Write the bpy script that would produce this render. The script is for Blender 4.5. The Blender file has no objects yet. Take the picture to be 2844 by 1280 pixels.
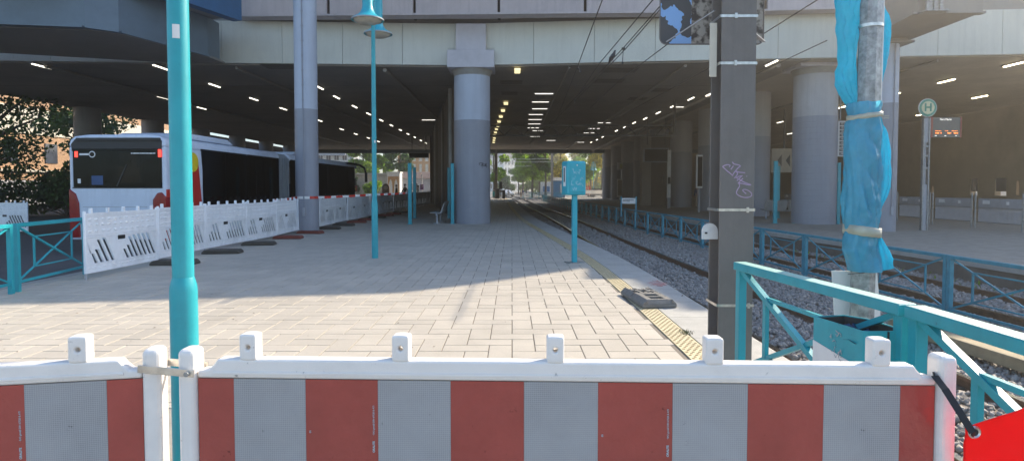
import bpy, math, random
from mathutils import Vector, Matrix, noise as mnoise
R = math.radians
random.seed(7)
SC = bpy.context.scene
COL = SC.collection
# ---------------------------------------------------------------- camera model (photo pixels 2844 x 1280)
F, CX, HZ, H = 1650.0, 1422.0, 520.0, 1.6
P = R(2.1)
PY0 = HZ + F*math.tan(P)
FW = Vector((0, math.cos(P), -math.sin(P))); UP = Vector((0, math.sin(P), math.cos(P)))
def ray(px, py):
    return FW + Vector(((px-CX)/F, 0, 0)) + UP*((PY0-py)/F)
def G(px, py, z=0.0):                       # photo point on a level plane
    d = ray(px, py); t = (z-H)/d.z
    return Vector((d.x*t, d.y*t, z))
def AT(px, py, Y):                          # photo point at a depth
    d = ray(px, py); t = Y/d.y
    return Vector((d.x*t, Y, H+d.z*t))
cam = bpy.data.cameras.new('camera'); co = bpy.data.objects.new('camera', cam); COL.objects.link(co)
co.location = (0, 0, H); co.rotation_euler = (R(90)-P, 0, 0)
cam.sensor_width = 36; cam.lens = 36*F/2844; cam.shift_y = -(640-PY0)/2844
cam.clip_start = 0.05; cam.clip_end = 3000
SC.camera = co
# ---------------------------------------------------------------- light
SUN_EL, SUN_AZ = R(32), R(54)               # azimuth measured from +Y to +X
sd = Vector((math.sin(SUN_AZ)*math.cos(SUN_EL), math.cos(SUN_AZ)*math.cos(SUN_EL), math.sin(SUN_EL)))
sl = bpy.data.lights.new('sun', 'SUN'); so = bpy.data.objects.new('sun', sl); COL.objects.link(so)
so.rotation_euler = sd.to_track_quat('Z', 'Y').to_euler()
sl.energy = 4.2; sl.angle = R(0.55); sl.color = (1, .87, .68)
w = bpy.data.worlds.new('World'); SC.world = w; w.use_nodes = True
nt = w.node_tree; sky = nt.nodes.new('ShaderNodeTexSky'); sky.sky_type = 'NISHITA'; sky.sun_disc = False
sky.sun_elevation = SUN_EL; sky.sun_rotation = SUN_AZ; sky.air_density = 1.0; sky.dust_density = 0.8; sky.ozone_density = 2.0
nt.links.new(sky.outputs[0], nt.nodes['Background'].inputs[0]); nt.nodes['Background'].inputs[1].default_value = 0.15
SC.view_settings.view_transform = 'Standard'; SC.view_settings.look = 'None'; SC.view_settings.exposure = 1.2; SC.view_settings.gamma = 1
HAZE = .0034
SC.cycles.volume_bounces = 0; SC.cycles.max_bounces = 8; SC.cycles.diffuse_bounces = 5; SC.cycles.glossy_bounces = 4
SC.cycles.transparent_max_bounces = 8; SC.cycles.use_denoising = True; SC.cycles.sample_clamp_indirect = 6
# ---------------------------------------------------------------- materials
def M(name, col, rough=.6, metal=0., var=.12, scale=4., bump=0., bscale=60., island=0., emit=0., trans=0., dirt=0., spec=.5, streak=0., speck=0.):
    m = bpy.data.materials.new(name); m.use_nodes = True
    n, l = m.node_tree.nodes, m.node_tree.links
    b = n['Principled BSDF']; b.inputs['Roughness'].default_value = rough; b.inputs['Metallic'].default_value = metal
    b.inputs['Specular IOR Level'].default_value = spec
    tc = n.new('ShaderNodeTexCoord')
    no = n.new('ShaderNodeTexNoise'); no.inputs['Scale'].default_value = scale; no.inputs['Detail'].default_value = 6; no.inputs['Roughness'].default_value = .65
    l.new(tc.outputs['Object'], no.inputs['Vector'])
    mr = n.new('ShaderNodeMapRange'); mr.inputs['From Min'].default_value = .3; mr.inputs['From Max'].default_value = .7
    mr.inputs['To Min'].default_value = 1-var; mr.inputs['To Max'].default_value = 1+var
    l.new(no.outputs['Fac'], mr.inputs['Value'])
    val = mr.outputs[0]
    if island:
        ge = n.new('ShaderNodeNewGeometry'); m2 = n.new('ShaderNodeMapRange')
        m2.inputs['To Min'].default_value = 1-island; m2.inputs['To Max'].default_value = 1+island
        l.new(ge.outputs['Random Per Island'], m2.inputs['Value'])
        mu = n.new('ShaderNodeMath'); mu.operation = 'MULTIPLY'; l.new(val, mu.inputs[0]); l.new(m2.outputs[0], mu.inputs[1]); val = mu.outputs[0]
    if dirt:
        n3 = n.new('ShaderNodeTexNoise'); n3.inputs['Scale'].default_value = scale*.23; n3.inputs['Detail'].default_value = 8; n3.inputs['Roughness'].default_value = .75
        l.new(tc.outputs['Object'], n3.inputs['Vector'])
        m3 = n.new('ShaderNodeMapRange'); m3.inputs['From Min'].default_value = .5; m3.inputs['From Max'].default_value = .72
        m3.inputs['To Min'].default_value = 1; m3.inputs['To Max'].default_value = 1-dirt
        l.new(n3.outputs['Fac'], m3.inputs['Value'])
        mu = n.new('ShaderNodeMath'); mu.operation = 'MULTIPLY'; l.new(val, mu.inputs[0]); l.new(m3.outputs[0], mu.inputs[1]); val = mu.outputs[0]
    if streak:                                 # rain streaks running down the surface
        mp = n.new('ShaderNodeMapping'); mp.inputs['Scale'].default_value = (3.2, 3.2, .16); l.new(tc.outputs['Object'], mp.inputs[0])
        n4 = n.new('ShaderNodeTexNoise'); n4.inputs['Scale'].default_value = 2.2; n4.inputs['Detail'].default_value = 7; n4.inputs['Roughness'].default_value = .7; l.new(mp.outputs[0], n4.inputs['Vector'])
        m4 = n.new('ShaderNodeMapRange'); m4.inputs['From Min'].default_value = .46; m4.inputs['From Max'].default_value = .75; m4.inputs['To Min'].default_value = 1; m4.inputs['To Max'].default_value = 1-streak
        l.new(n4.outputs['Fac'], m4.inputs['Value']); mu = n.new('ShaderNodeMath'); mu.operation = 'MULTIPLY'; l.new(val, mu.inputs[0]); l.new(m4.outputs[0], mu.inputs[1]); val = mu.outputs[0]
    if speck:                                  # small scuffs and chips
        n5 = n.new('ShaderNodeTexNoise'); n5.inputs['Scale'].default_value = speck; n5.inputs['Detail'].default_value = 5; n5.inputs['Roughness'].default_value = .8; l.new(tc.outputs['Object'], n5.inputs['Vector'])
        m5 = n.new('ShaderNodeMapRange'); m5.inputs['From Min'].default_value = .66; m5.inputs['From Max'].default_value = .72; m5.inputs['To Min'].default_value = 1; m5.inputs['To Max'].default_value = .45
        l.new(n5.outputs['Fac'], m5.inputs['Value']); mu = n.new('ShaderNodeMath'); mu.operation = 'MULTIPLY'; l.new(val, mu.inputs[0]); l.new(m5.outputs[0], mu.inputs[1]); val = mu.outputs[0]
    vm = n.new('ShaderNodeVectorMath'); vm.operation = 'SCALE'; vm.inputs[0].default_value = col[:3]; l.new(val, vm.inputs['Scale'])
    l.new(vm.outputs[0], b.inputs['Base Color'])
    if bump:
        nb = n.new('ShaderNodeTexNoise'); nb.inputs['Scale'].default_value = bscale; nb.inputs['Detail'].default_value = 4
        l.new(tc.outputs['Object'], nb.inputs['Vector'])
        bp = n.new('ShaderNodeBump'); bp.inputs['Strength'].default_value = bump; bp.inputs['Distance'].default_value = .02
        l.new(nb.outputs['Fac'], bp.inputs['Height']); l.new(bp.outputs[0], b.inputs['Normal'])
    if emit:
        b.inputs['Emission Color'].default_value = (*col[:3], 1); b.inputs['Emission Strength'].default_value = emit
    if trans:
        t = n.new('ShaderNodeBsdfTranslucent'); l.new(vm.outputs[0], t.inputs['Color'])
        mx = n.new('ShaderNodeMixShader'); mx.inputs[0].default_value = trans
        l.new(b.outputs[0], mx.inputs[1]); l.new(t.outputs[0], mx.inputs[2]); l.new(mx.outputs[0], n['Material Output'].inputs['Surface'])
    return m
def node(m, t): return m.node_tree.nodes.new(t)
def glassy(name, col=(.5, .6, .6), alpha=.35, rough=.03):
    m = bpy.data.materials.new(name); m.use_nodes = True; n, l = m.node_tree.nodes, m.node_tree.links
    b = n['Principled BSDF']; b.inputs['Base Color'].default_value = (*col, 1); b.inputs['Roughness'].default_value = rough
    tr = n.new('ShaderNodeBsdfTransparent'); tr.inputs[0].default_value = (.75, .8, .8, 1); mx = n.new('ShaderNodeMixShader'); mx.inputs[0].default_value = alpha
    l.new(tr.outputs[0], mx.inputs[1]); l.new(b.outputs[0], mx.inputs[2]); l.new(mx.outputs[0], n['Material Output'].inputs['Surface'])
    return m
K = {}
K['teal'] = M('teal_paint', (.018, .335, .395), .40, var=.12, scale=3, bump=.05, bscale=90, dirt=.22, speck=14, streak=.12)
K['teal_old'] = M('teal_paint_old', (.03, .25, .34), .5, var=.2, scale=6, bump=.1, dirt=.3)
K['teal_bright'] = M('teal_paint_lamp', (.015, .37, .46), .4, var=.08, speck=16)
K['paver'] = M('concrete_paver', (.48, .435, .37), .6, var=.09, scale=1.3, bump=.25, bscale=220, island=.055, dirt=.16, speck=9)
K['joint'] = M('paver_joint', (.19, .165, .135), .9)
K['slab'] = M('edge_slab', (.41, .40, .37), .7, var=.12, scale=2.5, bump=.3, bscale=120, dirt=.2)
K['yellow'] = M('tactile_yellow', (.56, .48, .31), .7, var=.18, scale=9, bump=.2, dirt=.2)
K['stud'] = M('tactile_stud', (.27, .20, .10), .8, var=.2, scale=20)
K['asphalt'] = M('asphalt', (.07, .072, .075), .85, var=.2, scale=3, bump=.4, bscale=180, dirt=.25)
K['asphalt_pale'] = M('asphalt_pale', (.33, .30, .255), .85, var=.2, scale=3, bump=.4, bscale=180)  # lightened so the ground behind the camera bounces warm light
K['earth'] = M('earth', (.16, .14, .11), .95, var=.3, scale=1)
K['plaza'] = M('plaza_paving', (.34, .32, .28), .85, var=.2, scale=.6, dirt=.3)
K['ballast_bed'] = M('ballast_bed', (.13, .125, .12), .95, var=.5, scale=18, bump=1., bscale=22)
K['stone'] = M('ballast_stone', (.31, .285, .26), .9, var=.2, scale=14, island=.24, bump=.3)
K['rust'] = M('rail_rust', (.17, .098, .06), .8, var=.3, scale=10)
K['rail_top'] = M('rail_polished', (.75, .72, .68), .16, metal=1., var=.1)
K['sleeper'] = M('sleeper_wood', (.15, .115, .085), .9, var=.3, scale=6, bump=.3)
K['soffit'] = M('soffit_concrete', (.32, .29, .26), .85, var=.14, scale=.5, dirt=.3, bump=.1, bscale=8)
K['fascia'] = M('fascia_panel', (.68, .67, .59), .55, var=.05, scale=.7, dirt=.12, streak=.10)
K['parapet'] = M('parapet_concrete', (.58, .51, .52), .8, var=.08, scale=1.2, dirt=.2, bump=.1, streak=.16)
K['parapet_gap'] = M('joint_dark', (.02, .02, .02), .9)
K['deck'] = M('deck_concrete', (.30, .29, .28), .85, var=.12, scale=.8, dirt=.2)
K['girder'] = M('girder_paint', (.14, .19, .235), .5, var=.12, scale=.9, dirt=.3)
K['girder_brown'] = M('girder_paint_grey', (.28, .26, .235), .55, var=.12, scale=.9, dirt=.3)
K['blue_steel'] = M('girder_blue', (.04, .15, .32), .5, var=.1, dirt=.2)
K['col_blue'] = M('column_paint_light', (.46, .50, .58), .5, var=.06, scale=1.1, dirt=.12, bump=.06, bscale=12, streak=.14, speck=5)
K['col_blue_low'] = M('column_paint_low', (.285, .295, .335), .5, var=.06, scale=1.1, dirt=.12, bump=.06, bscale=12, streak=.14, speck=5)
K['col_grey'] = M('column_grey', (.42, .415, .42), .6, var=.07, scale=.9, dirt=.2, bump=.1, bscale=10, streak=.14, speck=5)
K['capital'] = M('capital_concrete', (.58, .55, .58), .7, var=.06, dirt=.12)
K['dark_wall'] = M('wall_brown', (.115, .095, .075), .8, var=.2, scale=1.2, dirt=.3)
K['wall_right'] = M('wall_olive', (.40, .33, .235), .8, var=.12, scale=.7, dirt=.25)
K['concrete'] = M('concrete', (.34, .32, .29), .85, var=.14, scale=1.5, dirt=.3, bump=.2)
K['concrete_dark'] = M('concrete_dark', (.17, .15, .13), .9, var=.2, scale=2, dirt=.4, bump=.3)
K['white_plastic'] = M('white_plastic', (.84, .79, .74), .38, var=.035, scale=7, dirt=.14, speck=17)
K['white_fence'] = M('white_fence_plastic', (.84, .85, .87), .45, var=.06, scale=5, dirt=.22)
K['white'] = M('white_paint', (.75, .74, .72), .5, var=.05)
K['bus_white'] = M('bus_white', (.62, .68, .78), .22, var=.05, scale=2, dirt=.14, streak=.10)
K['bus_red'] = M('bus_red', (.50, .025, .015), .3, var=.05)
K['lamp_red'] = M('lamp_red', (.26, .01, .012), .12, var=.2, scale=15)
K['yellow_paint'] = M('yellow_paint', (.75, .55, .02), .4)
K['black_glass'] = M('black_glass', (.006, .008, .010), .05, var=.2, spec=.12)
K['black'] = M('black_plastic', (.018, .018, .019), .5, var=.2)
K['rubber'] = M('recycled_rubber', (.085, .08, .075), .75, var=.2, scale=12, bump=.25, dirt=.25)
K['rubber_dusty'] = M('dusty_rubber', (.19, .18, .165), .8, var=.2, scale=12, bump=.25, dirt=.25)
K['teal_pale'] = M('teal_paint_pale', (.30, .52, .47), .5, var=.12, scale=5, dirt=.15)
K['soffit_flare'] = M('soffit_flare_bright', (.50, .44, .36), .85, var=.1, scale=.5, dirt=.25)  # paler soffit copy, lens flare brightening put into its colour
K['rubber_brown'] = M('recycled_rubber_brown', (.075, .066, .055), .85, var=.25, scale=12, bump=.3)
K['rubber_red'] = M('recycled_rubber_red', (.20, .055, .04), .85, var=.25, scale=12, bump=.3)
K['bellows'] = M('bellows_grey', (.26, .28, .30), .6, var=.1)
K['mast'] = M('mast_paint', (.165, .15, .14), .5, var=.08, scale=5, dirt=.22, bump=.06, streak=.2, speck=15)
K['steel'] = M('steel_band', (.60, .58, .54), .32, metal=.85, var=.25, scale=20)
K['galv'] = M('galvanised', (.30, .31, .31), .45, metal=.5, var=.45, scale=19, dirt=.25)
K['sheet_red'] = M('reflective_red', (.37, .068, .056), .16, var=.12, scale=5, dirt=.2, speck=21)
K['tape_red'] = M('tape_red', (.55, .03, .02), .4); K['tape_white'] = M('tape_white', (.75, .74, .72), .4)
K['banner'] = M('red_banner', (.80, .006, .010), .55, var=.05, trans=.4)
K['strap'] = M('strap_black', (.012, .012, .013), .6)
K['plastic_blue'] = M('plastic_sheet_blue', (.11, .49, .68), .13, var=.12, scale=7, bump=.8, bscale=13, trans=.5)
K['pack_tape'] = M('packing_tape', (.42, .41, .33), .35, var=.15, scale=10)
K['bag'] = M('bin_bag_blue', (.015, .06, .14), .3, var=.3, bump=.8, bscale=25)
K['bin_inside'] = M('bin_inside', (.05, .045, .04), .8)
K['tube'] = M('lamp_tube', (1, .93, .76), .5, var=0, emit=1.7)
K['tube_yellow'] = M('lamp_tube_yellow', (1, .85, .45), .5, var=0, emit=.6)
K['lamp_glass'] = M('lamp_glass', (.45, .42, .34), .25, var=.2, scale=9)
K['led'] = M('led_orange', (1, .25, .04), .5, var=0, emit=.9); K['led_white'] = M('led_white', (1, .95, .85), .5, var=0, emit=.55)
K['led_red'] = M('led_red', (1, .05, .03), .5, var=0, emit=1.2)
K['amber'] = M('signal_amber', (1, .5, .05), .4, var=0, emit=1.1)
K['green_sign'] = M('sign_green', (.06, .27, .19), .5); K['cream_sign'] = M('sign_cream', (.62, .60, .38), .5)
K['screen'] = M('screen_grey', (.10, .10, .095), .3, var=.1); K['frame_red'] = M('frame_red', (.28, .06, .04), .5)
K['brick'] = M('brick_orange', (.40, .25, .145), .85, var=.12, scale=3, dirt=.2)
K['cream'] = M('cream_render', (.60, .56, .47), .85, var=.06, dirt=.12)
K['house_white'] = M('white_render', (.80, .79, .76), .85, var=.04)
K['house_grey'] = M('grey_render', (.42, .43, .46), .85, var=.06)
K['roof_tile'] = M('roof_tile', (.30, .22, .18), .85, var=.2, scale=6)
K['roof_slate'] = M('roof_slate', (.30, .27, .27), .8, var=.2, scale=3)
K['window'] = M('window_glass', (.06, .07, .09), .08, var=.3, scale=1)
K['wood'] = M('dark_wood', (.12, .06, .03), .7, var=.2)
K['magenta'] = M('sign_purple', (.22, .03, .30), .5)
K['bark'] = M('bark', (.10, .075, .055), .95, var=.3, scale=8, bump=.5)
K['leaf'] = M('leaf_green', (.22, .36, .020), .5, var=.4, scale=1.2, island=.55, trans=.6)
K['leaf_dark'] = M('leaf_dark', (.055, .12, .022), .55, var=.4, scale=1.2, island=.5, trans=.4)
K['leaf_yellow'] = M('leaf_yellow', (.56, .46, .02), .5, var=.4, scale=.8, island=.55, trans=.5)
K['skin'] = M('skin', (.42, .25, .18), .55, var=.05); K['hair'] = M('hair', (.03, .02, .015), .6)
K['cloth_dark'] = M('cloth_dark', (.03, .03, .035), .9); K['cloth_white'] = M('cloth_white', (.65, .65, .63), .9); K['cloth_blue'] = M('cloth_blue', (.06, .10, .2), .9); K['cloth_beige'] = M('cloth_beige', (.42, .36, .28), .9)
K['pigeon'] = M('feather_grey', (.06, .06, .07), .7, var=.3, scale=30)
K['wire'] = M('wire', (.03, .03, .03), .6); K['truss'] = M('truss_steel', (.06, .055, .05), .7)
K['tag_purple'] = M('spray_purple', (.42, .30, .44), .6, var=.15, scale=20); K['tag_black'] = M('spray_black', (.03, .03, .04), .6)
K['spray_red'] = M('spray_red', (.75, .22, .20), .8, var=.1, scale=12); K['spray_green'] = M('spray_green', (.35, .8, .05), .8)
K['scratch'] = M('scratch_white', (.42, .60, .66), .6)
K['metal_grey'] = M('painted_grey_metal', (.36, .37, .40), .45, var=.08, dirt=.2); K['car_silver'] = M('car_silver', (.5, .52, .55), .25, metal=.5)
K['seat'] = M('bench_mesh', (.34, .34, .33), .5, metal=.3)
K['kiosk_blue'] = M('kiosk_blue', (.03, .20, .42), .5, var=.25, scale=2)
K['orange'] = M('orange_render', (.55, .30, .12), .85)
K['grass'] = M('grass_dry', (.16, .17, .08), .9, var=.4, scale=3)
K['glass'] = glassy('clear_glass')
def tinted():
    m = bpy.data.materials.new('tinted_glass'); m.use_nodes = True; n, l = m.node_tree.nodes, m.node_tree.links; n.remove(n['Principled BSDF'])
    tr = n.new('ShaderNodeBsdfTransparent'); tr.inputs[0].default_value = (.09,.10,.115,1); gl = n.new('ShaderNodeBsdfGlossy'); gl.inputs['Roughness'].default_value = .03; gl.inputs[0].default_value = (.30,.36,.42,1)
    fr = n.new('ShaderNodeFresnel'); fr.inputs[0].default_value = 1.38; mx = n.new('ShaderNodeMixShader'); l.new(fr.outputs[0], mx.inputs[0]); l.new(tr.outputs[0], mx.inputs[1]); l.new(gl.outputs[0], mx.inputs[2]); l.new(mx.outputs[0], n['Material Output'].inputs['Surface']); return m
K['tinted'] = tinted(); K['seat_blue'] = M('seat_fabric', (.03,.06,.16), .9, var=.3, scale=6); K['bus_inside'] = M('bus_interior', (.22,.23,.24), .7)
K['parasol'] = M('parasol_red', (.50, .05, .03), .8); K['parasol_y'] = M('parasol_yellow', (.75, .5, .15), .8)
# white retroreflective sheet: fine honeycomb cells
def honeycomb(name, base, line, scale):
    m = M(name, base, .16, var=.12, scale=4, dirt=.18, speck=21)
    n, l = m.node_tree.nodes, m.node_tree.links; b = n['Principled BSDF']
    old = b.inputs['Base Color'].links[0].from_socket
    tc = n.new('ShaderNodeTexCoord'); vo = n.new('ShaderNodeTexVoronoi'); vo.feature = 'DISTANCE_TO_EDGE'; vo.inputs['Scale'].default_value = scale; vo.inputs['Randomness'].default_value = .12
    l.new(tc.outputs['Object'], vo.inputs['Vector'])
    mr = n.new('ShaderNodeMapRange'); mr.inputs['From Min'].default_value = .03; mr.inputs['From Max'].default_value = .10; l.new(vo.outputs['Distance'], mr.inputs['Value'])
    mx = n.new('ShaderNodeMix'); mx.data_type = 'RGBA'; l.new(mr.outputs[0], mx.inputs[0]); mx.inputs[6].default_value = (*line, 1); l.new(old, mx.inputs[7])
    l.new(mx.outputs[2], b.inputs['Base Color'])
    nb = n.new('ShaderNodeTexNoise'); nb.inputs['Scale'].default_value = 6; nb.inputs['Detail'].default_value = 3; l.new(tc.outputs['Object'], nb.inputs['Vector'])
    bp = n.new('ShaderNodeBump'); bp.inputs['Strength'].default_value = .8; bp.inputs['Distance'].default_value = .01; l.new(nb.outputs['Fac'], bp.inputs['Height']); l.new(bp.outputs[0], b.inputs['Normal'])
    return m
K['sheet_white'] = honeycomb('reflective_white', (.32, .325, .335), (.44, .445, .455), 190)
def ripple(m):
    n, l = m.node_tree.nodes, m.node_tree.links; b = n['Principled BSDF']; tc = n.new('ShaderNodeTexCoord')
    nb = n.new('ShaderNodeTexNoise'); nb.inputs['Scale'].default_value = 11; nb.inputs['Detail'].default_value = 5; l.new(tc.outputs['Object'], nb.inputs['Vector'])
    bp = n.new('ShaderNodeBump'); bp.inputs['Strength'].default_value = .9; bp.inputs['Distance'].default_value = .01; l.new(nb.outputs['Fac'], bp.inputs['Height']); l.new(bp.outputs[0], b.inputs['Normal'])
ripple(K['sheet_red'])
K['plastic_thin'] = M('plastic_flap_blue', (.07, .54, .72), .13, var=.1, scale=7, bump=.8, bscale=13, trans=.72)
K['tube_warm'] = M('lamp_tube_warm', (1, .86, .55), .5, var=0, emit=7.0)
def worn(m, scale, lo, hi):                     # let the surface below show through a thin, worn coat
    n, l = m.node_tree.nodes, m.node_tree.links; tc = n.new('ShaderNodeTexCoord'); nz = n.new('ShaderNodeTexNoise'); nz.inputs['Scale'].default_value = scale; nz.inputs['Detail'].default_value = 8; nz.inputs['Roughness'].default_value = .7
    l.new(tc.outputs['Object'], nz.inputs['Vector']); mr = n.new('ShaderNodeMapRange'); mr.inputs['From Min'].default_value = lo; mr.inputs['From Max'].default_value = hi; l.new(nz.outputs['Fac'], mr.inputs['Value'])
    tr = n.new('ShaderNodeBsdfTransparent'); mx = n.new('ShaderNodeMixShader'); l.new(mr.outputs[0], mx.inputs[0]); l.new(tr.outputs[0], mx.inputs[1]); l.new(n['Principled BSDF'].outputs[0], mx.inputs[2]); l.new(mx.outputs[0], n['Material Output'].inputs['Surface'])
worn(K['spray_red'], 9, .40, .72)
# peeled notice board: grey film flaking off pale blue and bare board
def peeled():
    m = M('peeled_film', (.07, .07, .075), .6); n, l = m.node_tree.nodes, m.node_tree.links; b = n['Principled BSDF']
    tc = n.new('ShaderNodeTexCoord'); sx = n.new('ShaderNodeSeparateXYZ'); l.new(tc.outputs['Object'], sx.inputs[0])
    n1 = n.new('ShaderNodeTexNoise'); n1.inputs['Scale'].default_value = 5.5; n1.inputs['Detail'].default_value = 4; l.new(tc.outputs['Object'], n1.inputs['Vector'])
    r1 = n.new('ShaderNodeValToRGB'); r1.color_ramp.interpolation = 'CONSTANT'; e = r1.color_ramp.elements
    e[0].color = (.075, .075, .08, 1); e[1].position = .505; e[1].color = (.25, .45, .78, 1); l.new(n1.outputs['Fac'], r1.inputs[0])
    n2 = n.new('ShaderNodeTexNoise'); n2.inputs['Scale'].default_value = 16; n2.inputs['Detail'].default_value = 6; l.new(tc.outputs['Object'], n2.inputs['Vector'])
    r2 = n.new('ShaderNodeValToRGB'); e = r2.color_ramp.elements; e[0].position = .4; e[0].color = (.06, .05, .045, 1); e[1].position = .55; e[1].color = (.36, .33, .29, 1); l.new(n2.outputs['Fac'], r2.inputs[0])
    gt = n.new('ShaderNodeMath'); gt.operation = 'GREATER_THAN'; gt.inputs[1].default_value = -.185; l.new(sx.outputs['X'], gt.inputs[0])
    mx = n.new('ShaderNodeMix'); mx.data_type = 'RGBA'; l.new(gt.outputs[0], mx.inputs[0]); l.new(r1.outputs[0], mx.inputs[6]); l.new(r2.outputs[0], mx.inputs[7]); l.new(mx.outputs[2], b.inputs['Base Color'])
    return m
K['peeled'] = peeled()
# ---------------------------------------------------------------- mesh builder
class MB:
    def __init__(s): s.v = []; s.f = []; s.mi = []; s.cur = 0
    def add(s, vs, fs):
        o = len(s.v); s.v += [tuple(x) for x in vs]; s.f += [tuple(i+o for i in f) for f in fs]; s.mi += [s.cur]*len(fs); return s
    def slot(s, i): s.cur = i; return s
    def box(s, c, d, rz=0, ry=0, rx=0):
        x, y, z = d[0]/2, d[1]/2, d[2]/2
        vs = [Vector(p) for p in ((-x,-y,-z),(x,-y,-z),(x,y,-z),(-x,y,-z),(-x,-y,z),(x,-y,z),(x,y,z),(-x,y,z))]
        if rz or ry or rx:
            m = Matrix.Rotation(rz, 3, 'Z') @ Matrix.Rotation(ry, 3, 'Y') @ Matrix.Rotation(rx, 3, 'X'); vs = [m @ v for v in vs]
        c = Vector(c); return s.add([v+c for v in vs], [(0,3,2,1),(4,5,6,7),(0,1,5,4),(1,2,6,5),(2,3,7,6),(3,0,4,7)])
    def bar(s, p, q, wd, ht, up=(0,0,1)):
        p, q = Vector(p), Vector(q); d = (q-p).normalized(); up = Vector(up)
        if abs(d.dot(up)) > .98: up = Vector((0,1,0))
        a = d.cross(up).normalized(); b = a.cross(d).normalized(); a = a*wd/2; b = b*ht/2
        vs = [p-a-b, p+a-b, p+a+b, p-a+b, q-a-b, q+a-b, q+a+b, q-a+b]
        return s.add(vs, [(0,1,2,3),(4,7,6,5),(0,4,5,1),(1,5,6,2),(2,6,7,3),(3,7,4,0)])
    def tube(s, pts, r, n=8, cap=True):
        pts = [Vector(p) for p in pts]; rs = r if isinstance(r, (list, tuple)) else [r]*len(pts); vs = []; fs = []
        for i, p in enumerate(pts):
            d = (pts[min(i+1, len(pts)-1)]-pts[max(i-1, 0)]).normalized()
            u = Vector((0,0,1)) if abs(d.z) < .9 else Vector((0,1,0))
            a = d.cross(u).normalized(); b = a.cross(d)
            for k in range(n):
                t = 2*math.pi*k/n; vs.append(p+(a*math.cos(t)+b*math.sin(t))*rs[i])
        for i in range(len(pts)-1):
            for k in range(n):
                k2 = (k+1) % n; fs.append((i*n+k, i*n+k2, (i+1)*n+k2, (i+1)*n+k))
        if cap: fs.append(tuple(range(n))[::-1]); fs.append(tuple((len(pts)-1)*n+k for k in range(n)))
        return s.add(vs, fs)
    def lathe(s, prof, c=(0,0,0), n=24, cap=True):
        c = Vector(c); vs = []; fs = []
        for r, z in prof:
            for k in range(n):
                t = 2*math.pi*k/n; vs.append(c+Vector((r*math.cos(t), r*math.sin(t), z)))
        for i in range(len(prof)-1):
            for k in range(n):
                k2 = (k+1) % n; fs.append((i*n+k, i*n+k2, (i+1)*n+k2, (i+1)*n+k))
        if cap: fs.append(tuple(range(n))[::-1]); fs.append(tuple((len(prof)-1)*n+k for k in range(n)))
        return s.add(vs, fs)
    def prism(s, poly, fn, a, b):            # poly of 2D points, fn(u,v,t) -> point, from t=a to t=b
        n = len(poly); vs = [fn(u, v, a) for u, v in poly]+[fn(u, v, b) for u, v in poly]
        fs = [tuple(range(n)), tuple(range(n, 2*n))[::-1]]+[(i, i+n, (i+1) % n+n, (i+1) % n) for i in range(n)]
        return s.add(vs, fs)
    def quad(s, *p): return s.add(p, [tuple(range(len(p)))])
    def build(s, name, mat, parent=None, bevel=0, smooth=None, label=None, seg=2):
        me = bpy.data.meshes.new(name); me.from_pydata([tuple(v) for v in s.v], [], s.f)
        for m in (mat if isinstance(mat, (list, tuple)) else [mat]): me.materials.append(K[m] if isinstance(m, str) else m)
        if any(s.mi): me.polygons.foreach_set('material_index', s.mi)
        import bmesh
        bm = bmesh.new(); bm.from_mesh(me); bmesh.ops.recalc_face_normals(bm, faces=bm.faces); bm.to_mesh(me); bm.free()
        if smooth is not None:
            me.polygons.foreach_set('use_smooth', [True]*len(me.polygons)); me.set_sharp_from_angle(angle=R(smooth))
        o = bpy.data.objects.new(name, me); COL.objects.link(o)
        if parent: o.parent = parent
        if bevel:
            b = o.modifiers.new('bevel', 'BEVEL'); b.width = bevel; b.segments = seg; b.limit_method = 'ANGLE'; b.angle_limit = R(40)
        if label: o['label'] = label
        return o
def tag(o, label, cat, group=None):
    o['label'] = label; o['category'] = cat
    if group: o['group'] = group
    return o
def thing(name, label, cat, loc=(0,0,0), rz=0, group=None):
    o = bpy.data.objects.new(name, None); o.empty_display_size = .2; COL.objects.link(o); o.location = loc; o.rotation_euler = (0, 0, rz)
    return tag(o, label, cat, group)
def struct(o): o['kind'] = 'structure'; return o
def stuff(o): o['kind'] = 'stuff'; return o
def dup(root, loc, rz, label=None, group=None):
    r = root.copy(); COL.objects.link(r); r.location = loc; r.rotation_euler = (0, 0, rz)
    if label: r['label'] = label
    if group: r['group'] = group
    for ch in list(root.children):
        c = ch.copy(); COL.objects.link(c); c.parent = r
        for g in ch.children:
            d = g.copy(); COL.objects.link(d); d.parent = c
    return r
ORD = ['first','second','third','fourth','fifth','sixth','seventh','eighth','ninth','tenth','eleventh','twelfth','thirteenth','fourteenth','fifteenth','sixteenth','seventeenth','eighteenth','nineteenth','twentieth','twenty-first','twenty-second','twenty-third','twenty-fourth','twenty-fifth','twenty-sixth','twenty-seventh','twenty-eighth','twenty-ninth','thirtieth','thirty-first','thirty-second','thirty-third','thirty-fourth','thirty-fifth','thirty-sixth','thirty-seventh','thirty-eighth','thirty-ninth','fortieth']
def text(name, s, size, mat, parent, loc, rot=(R(90),0,0), depth=.001, align='CENTER', bold=False):
    cu = bpy.data.curves.new(name, 'FONT'); cu.body = s; cu.size = size; cu.extrude = depth; cu.align_x = align; cu.align_y = 'CENTER'
    if bold: cu.offset = size*.025
    t = bpy.data.objects.new('tmp', cu); COL.objects.link(t)
    dg = bpy.context.evaluated_depsgraph_get(); me = bpy.data.meshes.new_from_object(t.evaluated_get(dg)); bpy.data.objects.remove(t)
    me.materials.clear(); me.materials.append(K[mat]); o = bpy.data.objects.new(name, me); COL.objects.link(o); o.parent = parent; o.location = loc; o.rotation_euler = rot
    return o
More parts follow.
